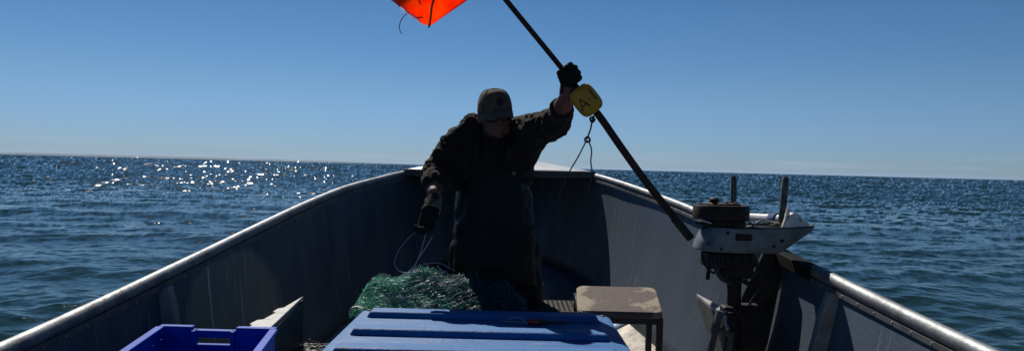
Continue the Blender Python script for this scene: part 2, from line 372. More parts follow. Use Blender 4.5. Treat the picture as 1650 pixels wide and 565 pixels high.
skiff = empty('fishing_skiff', (0, 1, 0), 'open grey aluminium fishing skiff with pipe gunwales and a short pointed foredeck', 'boat')
def hull():
    ys = list(np.linspace(-2.2, 5.4, 60)) + list(np.linspace(5.5, 6.8, 16))
    for nm, m, t0 in (('hull_plating', ALU_IN, 0),):
        b = MB(); NW = 12
        for side in (-1, 1):
            vs = []
            for y in ys:
                for k in range(NW): vs.append(wall(side, y, k / (NW - 1)))
            # lower the plate where the motor board sits
            n = len(ys)
            fs = [(i * NW + k, i * NW + k + 1, (i + 1) * NW + k + 1, (i + 1) * NW + k) for i in range(n - 1) for k in range(NW - 1)]
            b.add(vs, fs)
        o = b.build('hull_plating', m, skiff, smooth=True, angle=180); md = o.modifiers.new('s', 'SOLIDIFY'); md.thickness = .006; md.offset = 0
    NB = 10
    for yy, m in (([y for y in ys if y < 4.35] + [4.37], BOTTOM), ([4.37] + [y for y in ys if y > 4.4], ALU_IN)):
        b = MB()
        for side in (-1, 1):
            vs = [wall(side, y, 1).lerp(keel(y), k / (NB - 1)) for y in yy for k in range(NB)]
            n = len(yy); b.add(vs, [(i * NB + k, i * NB + k + 1, (i + 1) * NB + k + 1, (i + 1) * NB + k) for i in range(n - 1) for k in range(NB - 1)])
        o = b.build('bottom_plating', m, skiff, smooth=True, angle=180); md = o.modifiers.new('s', 'SOLIDIFY'); md.thickness = .006; md.offset = 0
    # transom behind the camera
    y = -2.2; b = MB(); b.prism([wall(-1, y, 0), wall(-1, y, 1), keel(y), wall(1, y, 1), wall(1, y, 0)], (0, .01, 0)); b.build('transom', ALU_IN, skiff)
hull()
def raildim(side, y0, y1):
    n = max(4, int((y1 - y0) * 12)); return [rail(side, y0 + (y1 - y0) * i / n) for i in range(n + 1)]
MB().tube(raildim(-1, -2.2, 6.8), .020, 16).build('gunwale_rail', ALU_RAIL, skiff, smooth=True)
MB().tube(raildim(1, 2.98, 6.8), .019, 16).build('gunwale_rail', ALU_RAIL, skiff, smooth=True)
MB().tube(raildim(1, -2.2, 2.66), .022, 16).build('gunwale_rail', ALU_RAIL, skiff, smooth=True)
# flat lip welded under each rail
for side, (a, z) in ((-1, (-2.1, 5.6)), (1, (-2.1, 2.66)), (1, (2.98, 5.6))):
    n = 70; vs = []
    for i in range(n + 1):
        y = a + (z - a) * i / n; p = rail(side, y)
        q = wall(side, y, .02); r_ = side
        for dx, dz in ((0, -.014), (-.016, -.022), (-.017, -.040), (-.012, -.040), (-.003, -.024)):
            vs.append((p.x + r_ * dx, y, p.z + dz))
    fs = [(i * 5 + k, i * 5 + (k + 1) % 5, (i + 1) * 5 + (k + 1) % 5, (i + 1) * 5 + k) for i in range(n) for k in range(5)]
    fs += [(0, 1, 2, 3, 4), tuple(n * 5 + k for k in (4, 3, 2, 1, 0))]
    MB().add(vs, fs).build('rail_lip', ALU_LIP, skiff, bevel=.002)
# foredeck
def foredeck():
    b = MB(); ys = np.linspace(5.55, 6.78, 14); NX = 13; vs = []
    for y in ys:
        a = rail(-1, y); c = rail(1, y)
        for k in range(NX):
            t = k / (NX - 1); p = a.lerp(c, t); cr = .045 * (1 - (2 * t - 1) ** 2) * min(1, (y - 5.5) / .45) * min(1, (6.95 - y) / .7)
            vs.append((p.x, y, p.z + .026 + cr))
    fs = [(i * NX + k, i * NX + k + 1, (i + 1) * NX + k + 1, (i + 1) * NX + k) for i in range(13) for k in range(NX - 1)]
    o = b.add(vs, fs).build('foredeck', ALU_DECK, skiff, smooth=True); md = o.modifiers.new('s', 'SOLIDIFY'); md.thickness = .006
    # rolled rim along the open edge
    pts = []
    a = rail(-1, 5.54); c = rail(1, 5.54)
    vs = []
    for k in range(25):
        t = k / 24; p = a.lerp(c, t); cr = 0
        p.z += .02 + cr * .8
        vs += [(p.x, 5.53, p.z + .012), (p.x, 5.53, p.z - .038 - cr * .5), (p.x, 5.545, p.z - .038 - cr * .5), (p.x, 5.56, p.z + .010)]
    fs = [(i * 4 + k, i * 4 + (k + 1) % 4, (i + 1) * 4 + (k + 1) % 4, (i + 1) * 4 + k) for i in range(24) for k in range(4)]
    MB().add(vs, fs + [(0, 1, 2, 3), (99, 98, 97, 96)]).build('foredeck_rim', ALU_DARK, skiff, bevel=.003)
foredeck()
RV = MB()
for side in (-1, 1):
    for i in range(64):
        y = -.5 + i * .095
        if side > 0 and 2.62 < y < 3.02: continue
        p = rail(side, y); RV.ball((p.x - side * .0165, y, p.z - .031), (.003, .0045, .0045), seg=6)
for i in range(22):
    a = rail(-1, 5.53); c = rail(1, 5.53); p = a.lerp(c, (i + .5) / 22); RV.ball((p.x, 5.529, p.z - .008), (.005, .003, .005), seg=6)
setp(RV.build('rivets', ALU_RAIL, skiff, smooth=True), kind='stuff')
# ribs: folded channels down the side
def rib(side, y, t0=.05, t1=1.0, d=.045, w=.024):
    pts0 = []; pts1 = []
    n = 8; vs = []
    for i in range(n + 1):
        t = t0 + (t1 - t0) * i / n
        q = wall(side, y, t); dd = d * (1 if i else .75)
        for (ox, oy) in ((.012, -w), (-dd, -w * .8), (-dd, w * .8), (.012, w)):
            vs.append((q.x + side * ox, y + oy, q.z))
    fs = [(i * 4 + k, i * 4 + (k + 1) % 4, (i + 1) * 4 + (k + 1) % 4, (i + 1) * 4 + k) for i in range(n) for k in range(4)]
    fs += [(0, 1, 2, 3), tuple(n * 4 + k for k in (3, 2, 1, 0))]
    MB().add(vs, fs).build('frame_rib', RIBM, skiff, bevel=.003)
for y in (2.5, 1.3, .2, -1.0):
    rib(1, y); rib(-1, y)
# cross floor (sole) the crew stands on, between the V of the bottom
FLOOR = -1.2 + H
for i in range(9):
    y = -1.9 + i * .7
    if y < 4.3: MB().box((-.01 - .018 * y, y + .34, FLOOR - .01), (1.05 if y < 3.6 else .8, .69, .02), bev=.004).build('floor_panel', ALU_DARK, skiff)
# side shelves: left one ends in a ragged tapered tip, right one carries the motor
shelf_m = mat('chipped_white_paint', (.30, .30, .29), .6, .1, col2=(.20, .195, .18), nscale=20, lo=.52, hi=.62, col3=(.10, .07, .05), n3=60, lo3=.62, hi3=.66, bump=.2)
def shelf_left():
    z = at(489, 476, 2.92).z
    tip = at(489, 476, 2.92); far = at(396, 530, 2.33); near = at(434, 530, 2.30)
    lx = lambda y: tip.x + (far.x - tip.x) * (tip.y - y) / (tip.y - far.y)
    poly = [tip] + [Vector((lx(y) + o, y, z)) for y, o in ((2.80, 0), (2.68, .002), (2.66, -.012), (2.60, -.010), (2.59, .004), (2.47, .003), (2.46, -.012), (2.40, -.014), (2.38, 0), (2.22, 0))] + [Vector((near.x, 2.22, z))]
    poly = [Vector((p.x, p.y, z)) for p in poly]
    MB().prism(poly, (0, 0, -.012)).build('side_shelf', shelf_m, skiff, bevel=.002)
    a = Vector((tip.x + .004, tip.y - .01, z - .014)); c = Vector((near.x + .004, 2.22, z - .014))
    MB().prism([a, c, c + Vector((0, 0, -.62)), a + Vector((0, 0, -.55)) + Vector((0, .0, 0))], (-.012, 0, 0)).build('shelf_riser', SHADE_PLATE, skiff)
shelf_left()
def shelf_right():
    tip = at(1122, 472, 3.2); z = tip.z
    poly = [tip, Vector((tip.x + .018, 3.0, z)), Vector((tip.x + .026, 2.86, z)), Vector((tip.x + .014, 2.74, z)), Vector((tip.x - .018, 2.74, z)), Vector((tip.x - .012, 2.9, z))]
    poly = [Vector((p.x, p.y, z)) for p in poly]
    MB().prism(poly, (0, 0, -.014)).build('side_shelf', shelf_m, skiff, bevel=.002)
    a = Vector((tip.x - .0, 3.17, z - .016)); c = Vector((tip.x - .02, 2.72, z - .016))
    MB().prism([a, c, c + Vector((0, 0, -.17)), a + Vector((0, 0, -.03))], (.012, 0, 0)).build('shelf_riser', ALU_DARK, skiff)
    # ladder-like post frame below it
    for px0, px1 in ((1160, 1143), (1184, 1172)):
        p = at(px0, 500, 2.72); q = at(px1, 566, 2.72); d = (q - p); q = p + d * (p.z - FLOOR) / (p.z - q.z)
        MB().bar(p, q, .022, .028, .002, Vector((0, 1, 0))).build('frame_post', ALU_DARK, skiff)
    p = at(1156, 528, 2.72); q = at(1178, 540, 2.72)
    MB().bar(p, q, .02, .03, .002, Vector((0, 1, 0))).build('frame_rung', ALU_DARK, skiff)
shelf_right()
# motor board: plate and diagonal brace between the shelf and the gunwale
def motor_board():
    a = rail(1, 2.985); c = rail(1, 2.655); a.x -= .012; c.x -= .012; a.z -= .006; c.z -= .006
    MB().bar(a, c, .060, .044, .004).build('added_shade_block', mat('painted_shadow_black', (.005, .005, .006), .8, 0, spec=.1, col2=(.010, .009, .008), nscale=20), skiff)  # block added to shade the wall below; its black stands in for shadow
    y = 2.88
    P = lambda a, b: at(a, b, y)
    MB().prism([P(1234, 400), P(1266, 411), P(1258, 440), P(1246, 500), P(1192, 500), P(1196, 478)], (0, .02, 0)).build('motor_brace', SHADE_PLATE, skiff, bevel=.002)
    wl = [wall(1, y, t, .01) for t in (.10, .5, .8, 1)]
    MB().prism([P(1182, 498), P(1226, 492), P(1250, 468), wl[0], wl[1], wl[2], wl[3], Vector((P(1182, 498).x, y, wl[3].z))], (0, .02, 0)).build('motor_bulkhead', SHADE_PLATE, skiff, bevel=.002)
motor_board()
# crosswise bench the net lies on, with tread plate beside the fisher
bench_z = at(800, 506, 3.27).z - .03
MB().box((-.28, 3.37, bench_z - .015), (.76, .28, .03), bev=.004).build('net_bench', ALU_DARK, skiff)
MB().box((-.27, 3.49, (bench_z - .03 + FLOOR) / 2), (.74, .02, bench_z - .03 - FLOOR)).build('bench_riser', ALU_DARK, skiff)
tz = at(905, 502, 3.5).z
def tread():
    b = MB(); b.box((.20, 3.66, tz - .01), (.24, .30, .02), bev=.003)
    b.box((.20, 3.80, (tz - .02 + FLOOR) / 2), (.22, .02, tz - .02 - FLOOR))
    for i in range(10):
        for j in range(12):
            a = R(45 if (i + j) % 2 else -45)
            b.box((.10 + i * .0225, 3.53 + j * .0235, tz + .001), (.014, .004, .003), Matrix.Rotation(a, 3, 'Z'))
    b.build('tread_plate', TREAD, skiff)
tread()
# left bench the crate stands on
MB().box((-.82, 1.75, .50), (.50, .95, .02), bev=.004).build('stern_side_bench', ALU_DARK, skiff)
MB().box((-.59, 1.75, .26), (.02, .93, .46)).build('bench_riser', ALU_DARK, skiff)

# ------------------------------------------------------------------ blue insulated tote with ribbed lid
def tote():
    LID = mat('faded_blue_plastic_lid', (.018, .108, .31), .62, 0, spec=.22, col2=(.034, .142, .34), nscale=5, lo=.35, hi=.7, detail=8,
              col3=(.14, .22, .31), n3=17, lo3=.56, hi3=.72, stretch=(.5, 2.2, 1), bump=.25, bscale=55, rvar=.15)
    t_ = LID.node_tree; pb = t_.nodes['Principled BSDF']; pv = pb.inputs['Base Color'].links[0].from_socket
    for sc_, a_, z_, cc in ((7, .60, .66, (.11, .095, .075)), (60, .68, .72, (.55, .57, .58))):
        c_ = t_.nodes.new('ShaderNodeTexCoord'); n_ = t_.nodes.new('ShaderNodeTexNoise'); n_.inputs['Scale'].default_value = sc_; n_.inputs['Detail'].default_value = 9; n_.inputs['Roughness'].default_value = .7
        r_ = t_.nodes.new('ShaderNodeMapRange'); r_.inputs['From Min'].default_value = a_; r_.inputs['From Max'].default_value = z_; r_.inputs['To Max'].default_value = .75
        x_ = t_.nodes.new('ShaderNodeMix'); x_.data_type = 'RGBA'; x_.inputs['B'].default_value = (*cc, 1)
        t_.links.new(c_.outputs['Object'], n_.inputs[0]); t_.links.new(n_.outputs[0], r_.inputs[0]); t_.links.new(r_.outputs[0], x_.inputs['Factor']); t_.links.new(pv, x_.inputs['A']); pv = x_.outputs['Result']
    t_.links.new(pv, pb.inputs['Base Color'])
    BODY = mat('blue_tote_plastic', (.05, .13, .36), .5, 0, col2=(.08, .17, .40), nscale=6)
    z = -.60 + H; x0, x1, y0, y1 = -.60, .415, 2.02, 3.20
    t = empty('storage_tote', ((x0 + x1) / 2, (y0 + y1) / 2, FLOOR), 'big faded blue insulated tote with scuffed ribbed lid, standing in front of the fisher', 'tote')
    cx, cy = (x0 + x1) / 2, (y0 + y1) / 2
    def rr(w, d, r, n=6):
        o = []
        for (sx_, sy_, a0) in ((1, 1, 0), (-1, 1, 90), (-1, -1, 180), (1, -1, 270)):
            for k in range(n + 1):
                a = R(a0 + 90 * k / n); o.append((cx + sx_ * (w / 2 - r) + r * math.cos(a), cy + sy_ * (d / 2 - r) + r * math.sin(a)))
        return o
    b = MB(); w, d = x1 - x0, y1 - y0; rings = [(w, d, -.075), (w, d, -.012), (w - .006, d - .006, -.004), (w - .02, d - .02, 0)]
    vs = []; n = 28
    for (ww, dd, zz) in rings: vs += [(x, y, z + zz) for x, y in rr(ww, dd, .05)]
    fs = [(i * n + k, i * n + (k + 1) % n, (i + 1) * n + (k + 1) % n, (i + 1) * n + k) for i in range(3) for k in range(n)]
    fs += [tuple(range(3 * n, 4 * n)), tuple(range(n - 1, -1, -1))]
    b.add(vs, fs); lid = b.build('lid', LID, t, smooth=True, angle=25)
    # raised ribs across the lid
    for i, yr in enumerate((3.085, 2.765, 2.475, 2.185)):
        hw = .065; rh = .024; xa, xb = x0 + .045, x1 - .055
        vs = [(xa, yr - hw, z), (xb, yr - hw, z), (xb, yr + hw, z), (xa, yr + hw, z),
              (xa + .014, yr - hw + .008, z + rh), (xb - .014, yr - hw + .008, z + rh), (xb - .014, yr + hw - .045, z + rh), (xa + .014, yr + hw - .045, z + rh)]
        vs = [(a, b_, c - (.001 if k < 4 else 0)) for k, (a, b_, c) in enumerate(vs)]
        MB().add(vs, [(0, 1, 5, 4), (1, 2, 6, 5), (2, 3, 7, 6), (3, 0, 4, 7), (4, 5, 6, 7), (3, 2, 1, 0)]).build('lid_rib', LID, lid, bevel=.007)
    for sx_ in (x0 + .03, x1 - .03):
        MB().lathe([(.009, 0), (.009, .003), (.006, .005)], (sx_, y1 - .035, z), seg=12).build('lid_plug', mat('plug', (.03, .03, .035), .5), lid)
    b = MB(); vs = []
    hts = [(w - .04, d - .04, z - .075), (w - .05, d - .05, z - .30), (w - .10, d - .10, FLOOR)]
    for (ww, dd, zz) in hts: vs += [(x, y, zz) for x, y in rr(ww, dd, .06)]
    fs = [(i * n + k, i * n + (k + 1) % n, (i + 1) * n + (k + 1) % n, (i + 1) * n + k) for i in range(2) for k in range(n)]
    fs += [tuple(range(2 * n, 3 * n)), tuple(range(n - 1, -1, -1))]
    b.add(vs, fs).build('bin', BODY, t, smooth=True, angle=30)
    # knife lying on the lid
    k = empty('knife', at(880, 523, 3.02 - .13), 'knife with red and black handle lying across the blue lid', 'knife')
    zt = z + .012
    p0 = at(850, 523, 2.96); p1 = at(912, 522, 2.96); p0.z = p1.z = zt
    red = mat('red_handle', (.50, .02, .015), .45, col2=(.22, .02, .015), nscale=40); blk = mat('black_handle', (.03, .02, .018), .5, col2=(.07, .03, .02), nscale=30)
    dv = (p1 - p0).normalized()
    MB().tube(smoothpath([p0, p0.lerp(p1, .3), p0.lerp(p1, .6), p1 - dv * .004, p1], 3), [.008 + .003 * math.sin(i * .5) for i in range(12)] + [.006], 10).build('handle', blk, k, smooth=True)
    MB().tube([p0 - dv * .002, p0 + dv * .012, p0 + dv * .045], [.0095, .0118, .0125], 12).build('bolster', red, k, smooth=True)
    bl = MB(); q = p0 - dv * .001
    poly = [q + Vector((0, .009, 0)), q + Vector((0, -.009, 0)), q - dv * .07 + Vector((0, -.008, 0)), q - dv * .10 + Vector((0, .006, 0))]
    for v_ in poly: v_.z = zt - .001
    bl.prism(poly, (0, 0, .002)).build('blade', mat('blade_steel', (.35, .36, .37), .3, .9), k)
    c = [at(815, 524, 2.95), at(822, 521, 2.96), at(833, 521, 2.96), at(843, 525, 2.95), at(850, 527, 2.94)]
    pts = smoothpath([Vector((p.x, p.y, z + .006 + .022 * math.sin(math.pi * i / 4))) for i, p in enumerate(c)], 5)
    setp(MB().tube(pts, .0022, 6).build('cord', mat('grey_cord', (.25, .26, .27), .7)), 'short piece of grey cord arched on the blue lid left of the knife', 'cord')
tote()

# ------------------------------------------------------------------ blue crate
def crate():
    Bm = mat('bright_blue_crate_plastic', (.002, .044, .38), .5, 0, spec=.15, col2=(.004, .060, .44), nscale=9, bump=.05, bscale=60,
             col3=(.05, .12, .48), n3=70, lo3=.66, hi3=.72)
    z = -.47 + H; bk = 2.16; w = .31; l = .46; x0 = at(262, 530, bk).x; x1 = at(440, 530, bk).x; z = (at(262, 530, bk).z + at(440, 530, bk).z) / 2
    y1 = bk; y0 = bk - l; sh = -.02     # slightly turned
    hgt = z - .512
    t = empty('fish_crate', ((x0 + x1) / 2, (y0 + y1) / 2, .51), 'bright blue open plastic fish crate with a handle slot, at the lower left', 'crate')
    th = .012
    def wallbox(nm, a, b, ztop, zbot, parent=t, tt=th):
        return MB().bar(Vector((a[0], a[1], (ztop + zbot) / 2)), Vector((b[0], b[1], (ztop + zbot) / 2)), tt, ztop - zbot, .002).build(nm, Bm, parent)
    ang = .05
    BL = (x0, y1); BR = (x1, y1); FL = (x0 + .065, y0); FR = (x1 + .065, y0)
    zb = .51
    # back wall with handle slot: built of five pieces round the opening
    hx0, hx1 = at(318, 545, bk).x, at(374, 545, bk).x
    sl0, sl1 = z - .022, z - .040
    MBb = MB()
    def seg(a, b, zt, zbm): MBb.box(((a + b) / 2, y1, (zt + zbm) / 2), (b - a, th, zt - zbm), bev=.0015)
    seg(x0, hx0 - .0005, z, zb); seg(hx1 + .0005, x1, z, zb); seg(hx0, hx1, z - .012, sl0); seg(hx0, hx1, sl1, zb)
    bw = MBb.build('back_wall', Bm, t)
    MB().box(((hx0 + hx1) / 2, y1 - .010, sl1 - .004), (hx1 - hx0 + .006, .026, .008), bev=.002).build('handle_lip', Bm, bw)
    wallbox('side_wall', BL, FL, z, zb); wallbox('side_wall', BR, FR, z, zb); wallbox('front_wall', FL, FR, z, zb)
    MB().box(((x0 + x1) / 2 + .0325, (y0 + y1) / 2, zb + .004), (x1 - x0 - .07, l - .02, .008)).build('crate_floor', Bm, t)
    # stepped rim
    rim = []
    for (a, b_, zz) in (((x0 - .008, y1 + .004), (hx0 - .012, y1 + .004), z + .003), ((hx0 - .008, y1 + .005), (hx1 + .008, y1 + .005), z - .007), ((hx1 + .012, y1 + .004), (x1 + .008, y1 + .004), z + .003),
                        ((x0 - .004, y1 - .008), (x0 + .061, y0 + .008), z + .002), ((x1 + .004, y1 - .008), (x1 + .069, y0 + .008), z + .002), ((x0 + .055, y0 - .004), (x1 + .075, y0 - .004), z + .003)):
        MB().bar((a[0], a[1], zz), (b_[0], b_[1], zz), .022, .010, .002).build('rim', Bm, t)
    # slanting flanks beside the handle and inside ledges
    for xx in (hx0 - .006, hx1 + .006):
        MB().bar((xx, y1 - .012, z - .002), (xx, y1 - .014, zb + .02), .010, .014, .001, Vector((0, 1, 0))).build('rib', Bm, bw)
    for xx in (x0 + .030, x1 - .022):
        MB().box((xx, y1 - .016, z - .026), (.036, .022, .006), bev=.001).build('stacking_ledge', Bm, bw)
    for i in range(5):
        xx = x0 + .03 + i * .062
        if hx0 - .02 < xx < hx1 + .02: continue
        MB().box((xx, y1 - .008, z - .08), (.006, .008, .08)).build('rib', Bm, bw)
    for i in range(6):
        yy = y1 - .05 - i * .07
        MB().box((x0 + .009 + .065 * (y1 - yy) / l, yy, z - .07), (.008, .006, .10)).build('rib', Bm, t)
        MB().box((x1 - .009 + .065 * (y1 - yy) / l, yy, z - .07), (.008, .006, .10)).build('rib', Bm, t)
crate()

# ------------------------------------------------------------------ stool
def stool():
    WOOD = mat('flaking_painted_plank', (.105, .078, .068), .85, col2=(.30, .25, .175), nscale=2.4, lo=.445, hi=.485, detail=9,
               col3=(.10, .08, .07), n3=40, lo3=.64, hi3=.68, bump=.4, bscale=35, stretch=(1.2, 1.0, 1))
    BL = mat('black_painted_steel', (.012, .012, .013), .5)
    z = at(1000, 500, 3.30).z
    t = empty('stool', (.47, 3.42, FLOOR), 'small stool with flaking brown wooden top on black steel legs, behind the lid corner', 'stool')
    pf = [at(938, 500, 3.27), at(1077, 505, 3.27)]
    xa, xb = .292, .655; ya, yb = 3.27, 3.57
    cx, cy = (xa + xb) / 2, (ya + yb) / 2
    b = MB(); vs = []; n = 0; r = .03
    for zz, ins in ((-.026, .003), (-.022, 0), (-.006, 0), (0, .006)):
        ring = []
        for (sx_, sy_, a0) in ((1, 1, 0), (-1, 1, 90), (-1, -1, 180), (1, -1, 270)):
            for k in range(5):
                a = R(a0 + 90 * k / 4); ring.append((cx + sx_ * ((xb - xa) / 2 - r - ins) + r * math.cos(a), cy + sy_ * ((yb - ya) / 2 - r - ins) + r * math.sin(a), z + zz))
        vs += ring; n = len(ring)
    fs = [(i * n + k, i * n + (k + 1) % n, (i + 1) * n + (k + 1) % n, (i + 1) * n + k) for i in range(3) for k in range(n)]
    fs += [tuple(range(3 * n, 4 * n)), tuple(range(n - 1, -1, -1))]
    tl = math.tan(R(12)); sk = lambda p: (p[0] + (p[1] - ya) * .06, p[1], p[2] + (p[1] - ya) * tl)
    vs = [sk(p) for p in vs]
    b.add(vs, fs).build('seat', WOOD, t)
    lx = (xa + .018, xb - .012); ly = (ya + .02, yb - .03)
    for X in lx:
        for Y in ly:
            MB().bar((X, Y, z - .028 + (Y - ya) * tl), (X, Y, FLOOR), .026, .026, .002, Vector((0, 1, 0))).build('leg', BL, t)
    for X in lx: MB().bar((X, ly[0] + .014, z - .042 + .034 * tl), (X, ly[1] - .014, z - .042 + (ly[1] - .014 - ya) * tl), .022, .028).build('seat_rail', BL, t)
    for Y in ly: MB().bar((lx[0] + .014, Y, z - .042 + (Y - ya) * tl), (lx[1] - .014, Y, z - .042 + (Y - ya) * tl), .022, .028).build('seat_rail', BL, t)
    for Y in ly: MB().bar((lx[0] + .014, Y, FLOOR + .2), (lx[1] - .014, Y, FLOOR + .2), .018, .018).build('stretcher', BL, t)
stool()

# ------------------------------------------------------------------ outboard motor
def outboard():
    D = 2.75; P = lambda a, b, dy=0: at(a, b, D) + Vector((0, dy, 0))
    BLK = mat('greasy_black_casting', (.008, .008, .009), .6, .2, spec=.3, col2=(.018, .014, .012), nscale=25, bump=.35, bscale=60)
    RUST = mat('rusty_flywheel', (.014, .009, .008), .65, .1, spec=.25, col2=(.032, .017, .011), nscale=18, bump=.25, bscale=70)
    COWL = mat('chalky_grey_blue_cowl', (.155, .185, .20), .6, 0, spec=.25, col2=(.09, .108, .12), nscale=12, lo=.45, hi=.65, col3=(.13, .09, .07), n3=45, lo3=.64, hi3=.68, bump=.15)
    CHIP = mat('chipped_white_cowl_inside', (.66, .64, .60), .6, 0, col2=(.30, .22, .16), nscale=14, lo=.50, hi=.53)
    c = P(1162, 340)
    t = empty('outboard_motor', (P(1185, 530).x, D, P(1185, 530).z), 'old outboard motor without its hood, bare round flywheel above a grey tray cowl', 'outboard motor')
    top = P(1162, 330); rr = .098
    fw = MB().lathe([(rr - .004, -.052), (rr, -.048), (rr, -.006), (rr - .004, 0), (rr - .012, .001), (rr - .014, -.003), (.045, -.003), (.043, .004), (.012, .005)], top, seg=48).build('flywheel', RUST, t, smooth=True)
    MB().lathe([(.062, 0), (.062, .006), (.058, .009), (.03, .010)], top + Vector((.006, 0, -.001)), seg=36).build('starter_plate', RUST, fw, smooth=True)
    MB().lathe([(.008, .008), (.011, .012), (.016, .016), (.016, .026), (.011, .030)], top + Vector((-.030, -.02, -.004)), seg=16).build('starter_nut', BLK, fw, smooth=True)
    for k in range(10):
        a = k * 2 * math.pi / 10
        MB().box(top + Vector((math.cos(a) * .080, math.sin(a) * .080, -.062)), (.012, .006, .018), Matrix.Rotation(a, 3, 'Z')).build('magneto_fin', BLK, fw)
    MB().lathe([(.078, -.075), (.085, -.069), (.085, -.055), (.06, -.053)], top, seg=40).build('magneto_plate', BLK, fw, smooth=True)
    MB().lathe([(.050, -.11), (.066, -.10), (.066, -.076)], top, seg=24).build('crankcase_neck', BLK, t, smooth=True)
    # bright lever plate sticking out at the left under the flywheel
    MB().prism([P(1116, 352, -.03), P(1122, 351, -.06), P(1142, 358, -.07), P(1140, 361, -.02)], (0, 0, -.003)).build('choke_lever', mat('bare_metal', (.5, .5, .5), .35, .8), t)
    # cowl: an open boat-shaped tray made of curved side walls and a floor
    def outline(k):  # k 0 bottom .. 1 top ; returns closed ring
        xl = at(1119, 396, D).x + (at(1140, 363, D).x - at(1119, 396, D).x) * (k ** 1.5)
        xr = at(1256, 402, D).x + (at(1309, 366, D).x - at(1256, 402, D).x) * k
        zb_ = P(1180, 402).z; zt_ = P(1180, 363).z; z = zb_ + (zt_ - zb_) * k
        hw = .085 + .022 * k; ring = []; n = 40
        for i in range(n):
            a = 2 * math.pi * i / n; ca, sa = math.cos(a), math.sin(a)
            ex = (abs(ca) ** (.55 if ca < 0 else .9)) * (1 if ca > 0 else -1); ey = (abs(sa) ** .75) * (1 if sa > 0 else -1)
            taper = 1 - .35 * max(0, ex) ** 2
            ring.append(Vector(((xl + xr) / 2 + ex * (xr - xl) / 2, D + ey * hw * taper, z + (.006 * ex if k > .9 else -.002 * ex))))
        return ring
    b = MB(); vs = []; ks = [0, .06, .3, .6, .9, 1.0]; n = 40
    for k in ks:
        rg = outline(k)
        if k == 0: rg = [v.lerp(Vector(((rg[0].x + rg[20].x) / 2, D, v.z)), .05) for v in rg]
        vs += rg
    fs = [(i * n + k, i * n + (k + 1) % n, (i + 1) * n + (k + 1) % n, (i + 1) * n + k) for i in range(len(ks) - 1) for k in range(n)]
    fs += [tuple(range(n - 1, -1, -1))]
    cw = b.add(vs, fs).build('cowl', COWL, t, smooth=True, angle=50); md = cw.modifiers.new('s', 'SOLIDIFY'); md.thickness = .004; md.offset = 1
    MB().tube(outline(1.0) + [outline(1.0)[0]], .0035, 6, caps=False).build('cowl_edge', BLK, cw, smooth=True)
    MB().box(P(1185, 377, -.099), (.058, .012, .028), Matrix.Rotation(R(-2), 3, 'Y'), bev=.0055).build('grip_slot', BLK, cw)
    MB().box(P(1186, 378, -.106), (.040, .004, .015), bev=.001).build('slot_plate', RUST, cw)
    # broken remnant of the hood at the pointed end
    pl = [P(1258, 366, -.04), P(1264, 351, -.045), P(1272, 341, -.04), P(1284, 345, -.03), P(1292, 354, -.02), P(1301, 358, -.01), P(1304, 367, -.01)]
    MB().prism(pl, (0, .05, -.002)).build('hood_remnant', CHIP, cw, bevel=.002)
    MB().prism([P(1255, 367, -.03), P(1260, 352, -.03), P(1264, 334, -.03), P(1267, 334, -.03), P(1268, 345, -.03), P(1264, 366, -.03)], (0, .012, 0)).build('hood_remnant', CHIP, cw)
    # clutter in the tray: fuel tank strap, coil, linkage
    MB().tube(smoothpath([P(1208, 362, -.03), P(1225, 354, -.02), P(1240, 356, 0), P(1258, 360, .02)], 5), .004, 8).build('linkage', mat('zinc_rod', (.5, .5, .52), .3, .8), t, smooth=True)
    MB().box(P(1225, 372), (.08, .10, .035), bev=.006).build('coil', BLK, t)
    # bolts, cables and cord around the tray and powerhead
    for (bx, by) in ((1130, 388), (1150, 396), (1232, 392), (1246, 384), (1215, 371), (1160, 371)):
        MB().lathe([(.0055, -.004), (.0055, .002), (.003, .004)], P(bx, by, -.102 if bx < 1240 else -.092), axis=(0, -1, 0), seg=8).build('bolt', RUST, cw)
    for k in range(8):
        a = k * math.pi / 4
        MB().lathe([(.0045, 0), (.0045, .004), (.002, .005)], top + Vector((.006 + .05 * math.cos(a), .05 * math.sin(a), .008)), seg=8).build('bolt', BLK, fw)
    ROP = mat('grey_pull_cord', (.16, .15, .13), .85)
    MB().tube(smoothpath([P(1196, 352, -.05), P(1206, 360, -.06), P(1218, 361, -.05), P(1236, 362, -.03), P(1252, 359, 0)], 6), .0028, 6).build('pull_cord', ROP, t, smooth=True)
    MB().tube(smoothpath([P(1207, 420, -.05), P(1219, 436, -.06), P(1222, 458, -.03), P(1214, 480, 0), P(1206, 494, .01)], 6), .0045, 8).build('control_cable', BLK, t, smooth=True)
    MB().tube(smoothpath([P(1128, 404, -.03), P(1127, 418, -.06), P(1134, 430, -.07), P(1143, 436, -.07)], 6), .004, 8).build('control_cable', BLK, t, smooth=True)
    MB().tube([P(1156, 500, -.06), P(1172, 499, -.06)], .004, 8).build('screw_handle', RUST, t)
    MB().tube([P(1160, 526, -.06), P(1174, 527, -.06)], .004, 8).build('screw_handle', RUST, t)
    # power head below the tray
    b = MB(); b.box(P(1172, 418), (.165, .13, .055), bev=.012).box(P(1182, 436), (.115, .11, .035), bev=.008)
    for k in range(5): b.box(P(1150 + k * 13, 415, -.068), (.008, .016, .044), bev=.001)
    b.build('power_head', BLK, t)
    MB().tube(smoothpath([P(1148, 405, -.05), P(1147, 425, -.06), P(1155, 443, -.06), P(1172, 451, -.05), P(1190, 449, -.03), P(1205, 456, -.01)], 5), .0095, 10).build('fuel_hose', mat('black_rubber', (.015, .015, .015), .6), t, smooth=True)
    MB().tube([P(1139, 403, -.04), P(1138, 425, -.045), P(1134, 447, -.05)], [.007, .0065, .008], 10).build('shift_lever', BLK, t, smooth=True)
    MB().tube(smoothpath([P(1206, 405, -.04), P(1214, 425, -.05), P(1206, 441, -.05), P(1190, 446, -.04)], 5), .006, 8).build('spark_lead', mat('lead', (.02, .02, .02), .5), t, smooth=True)
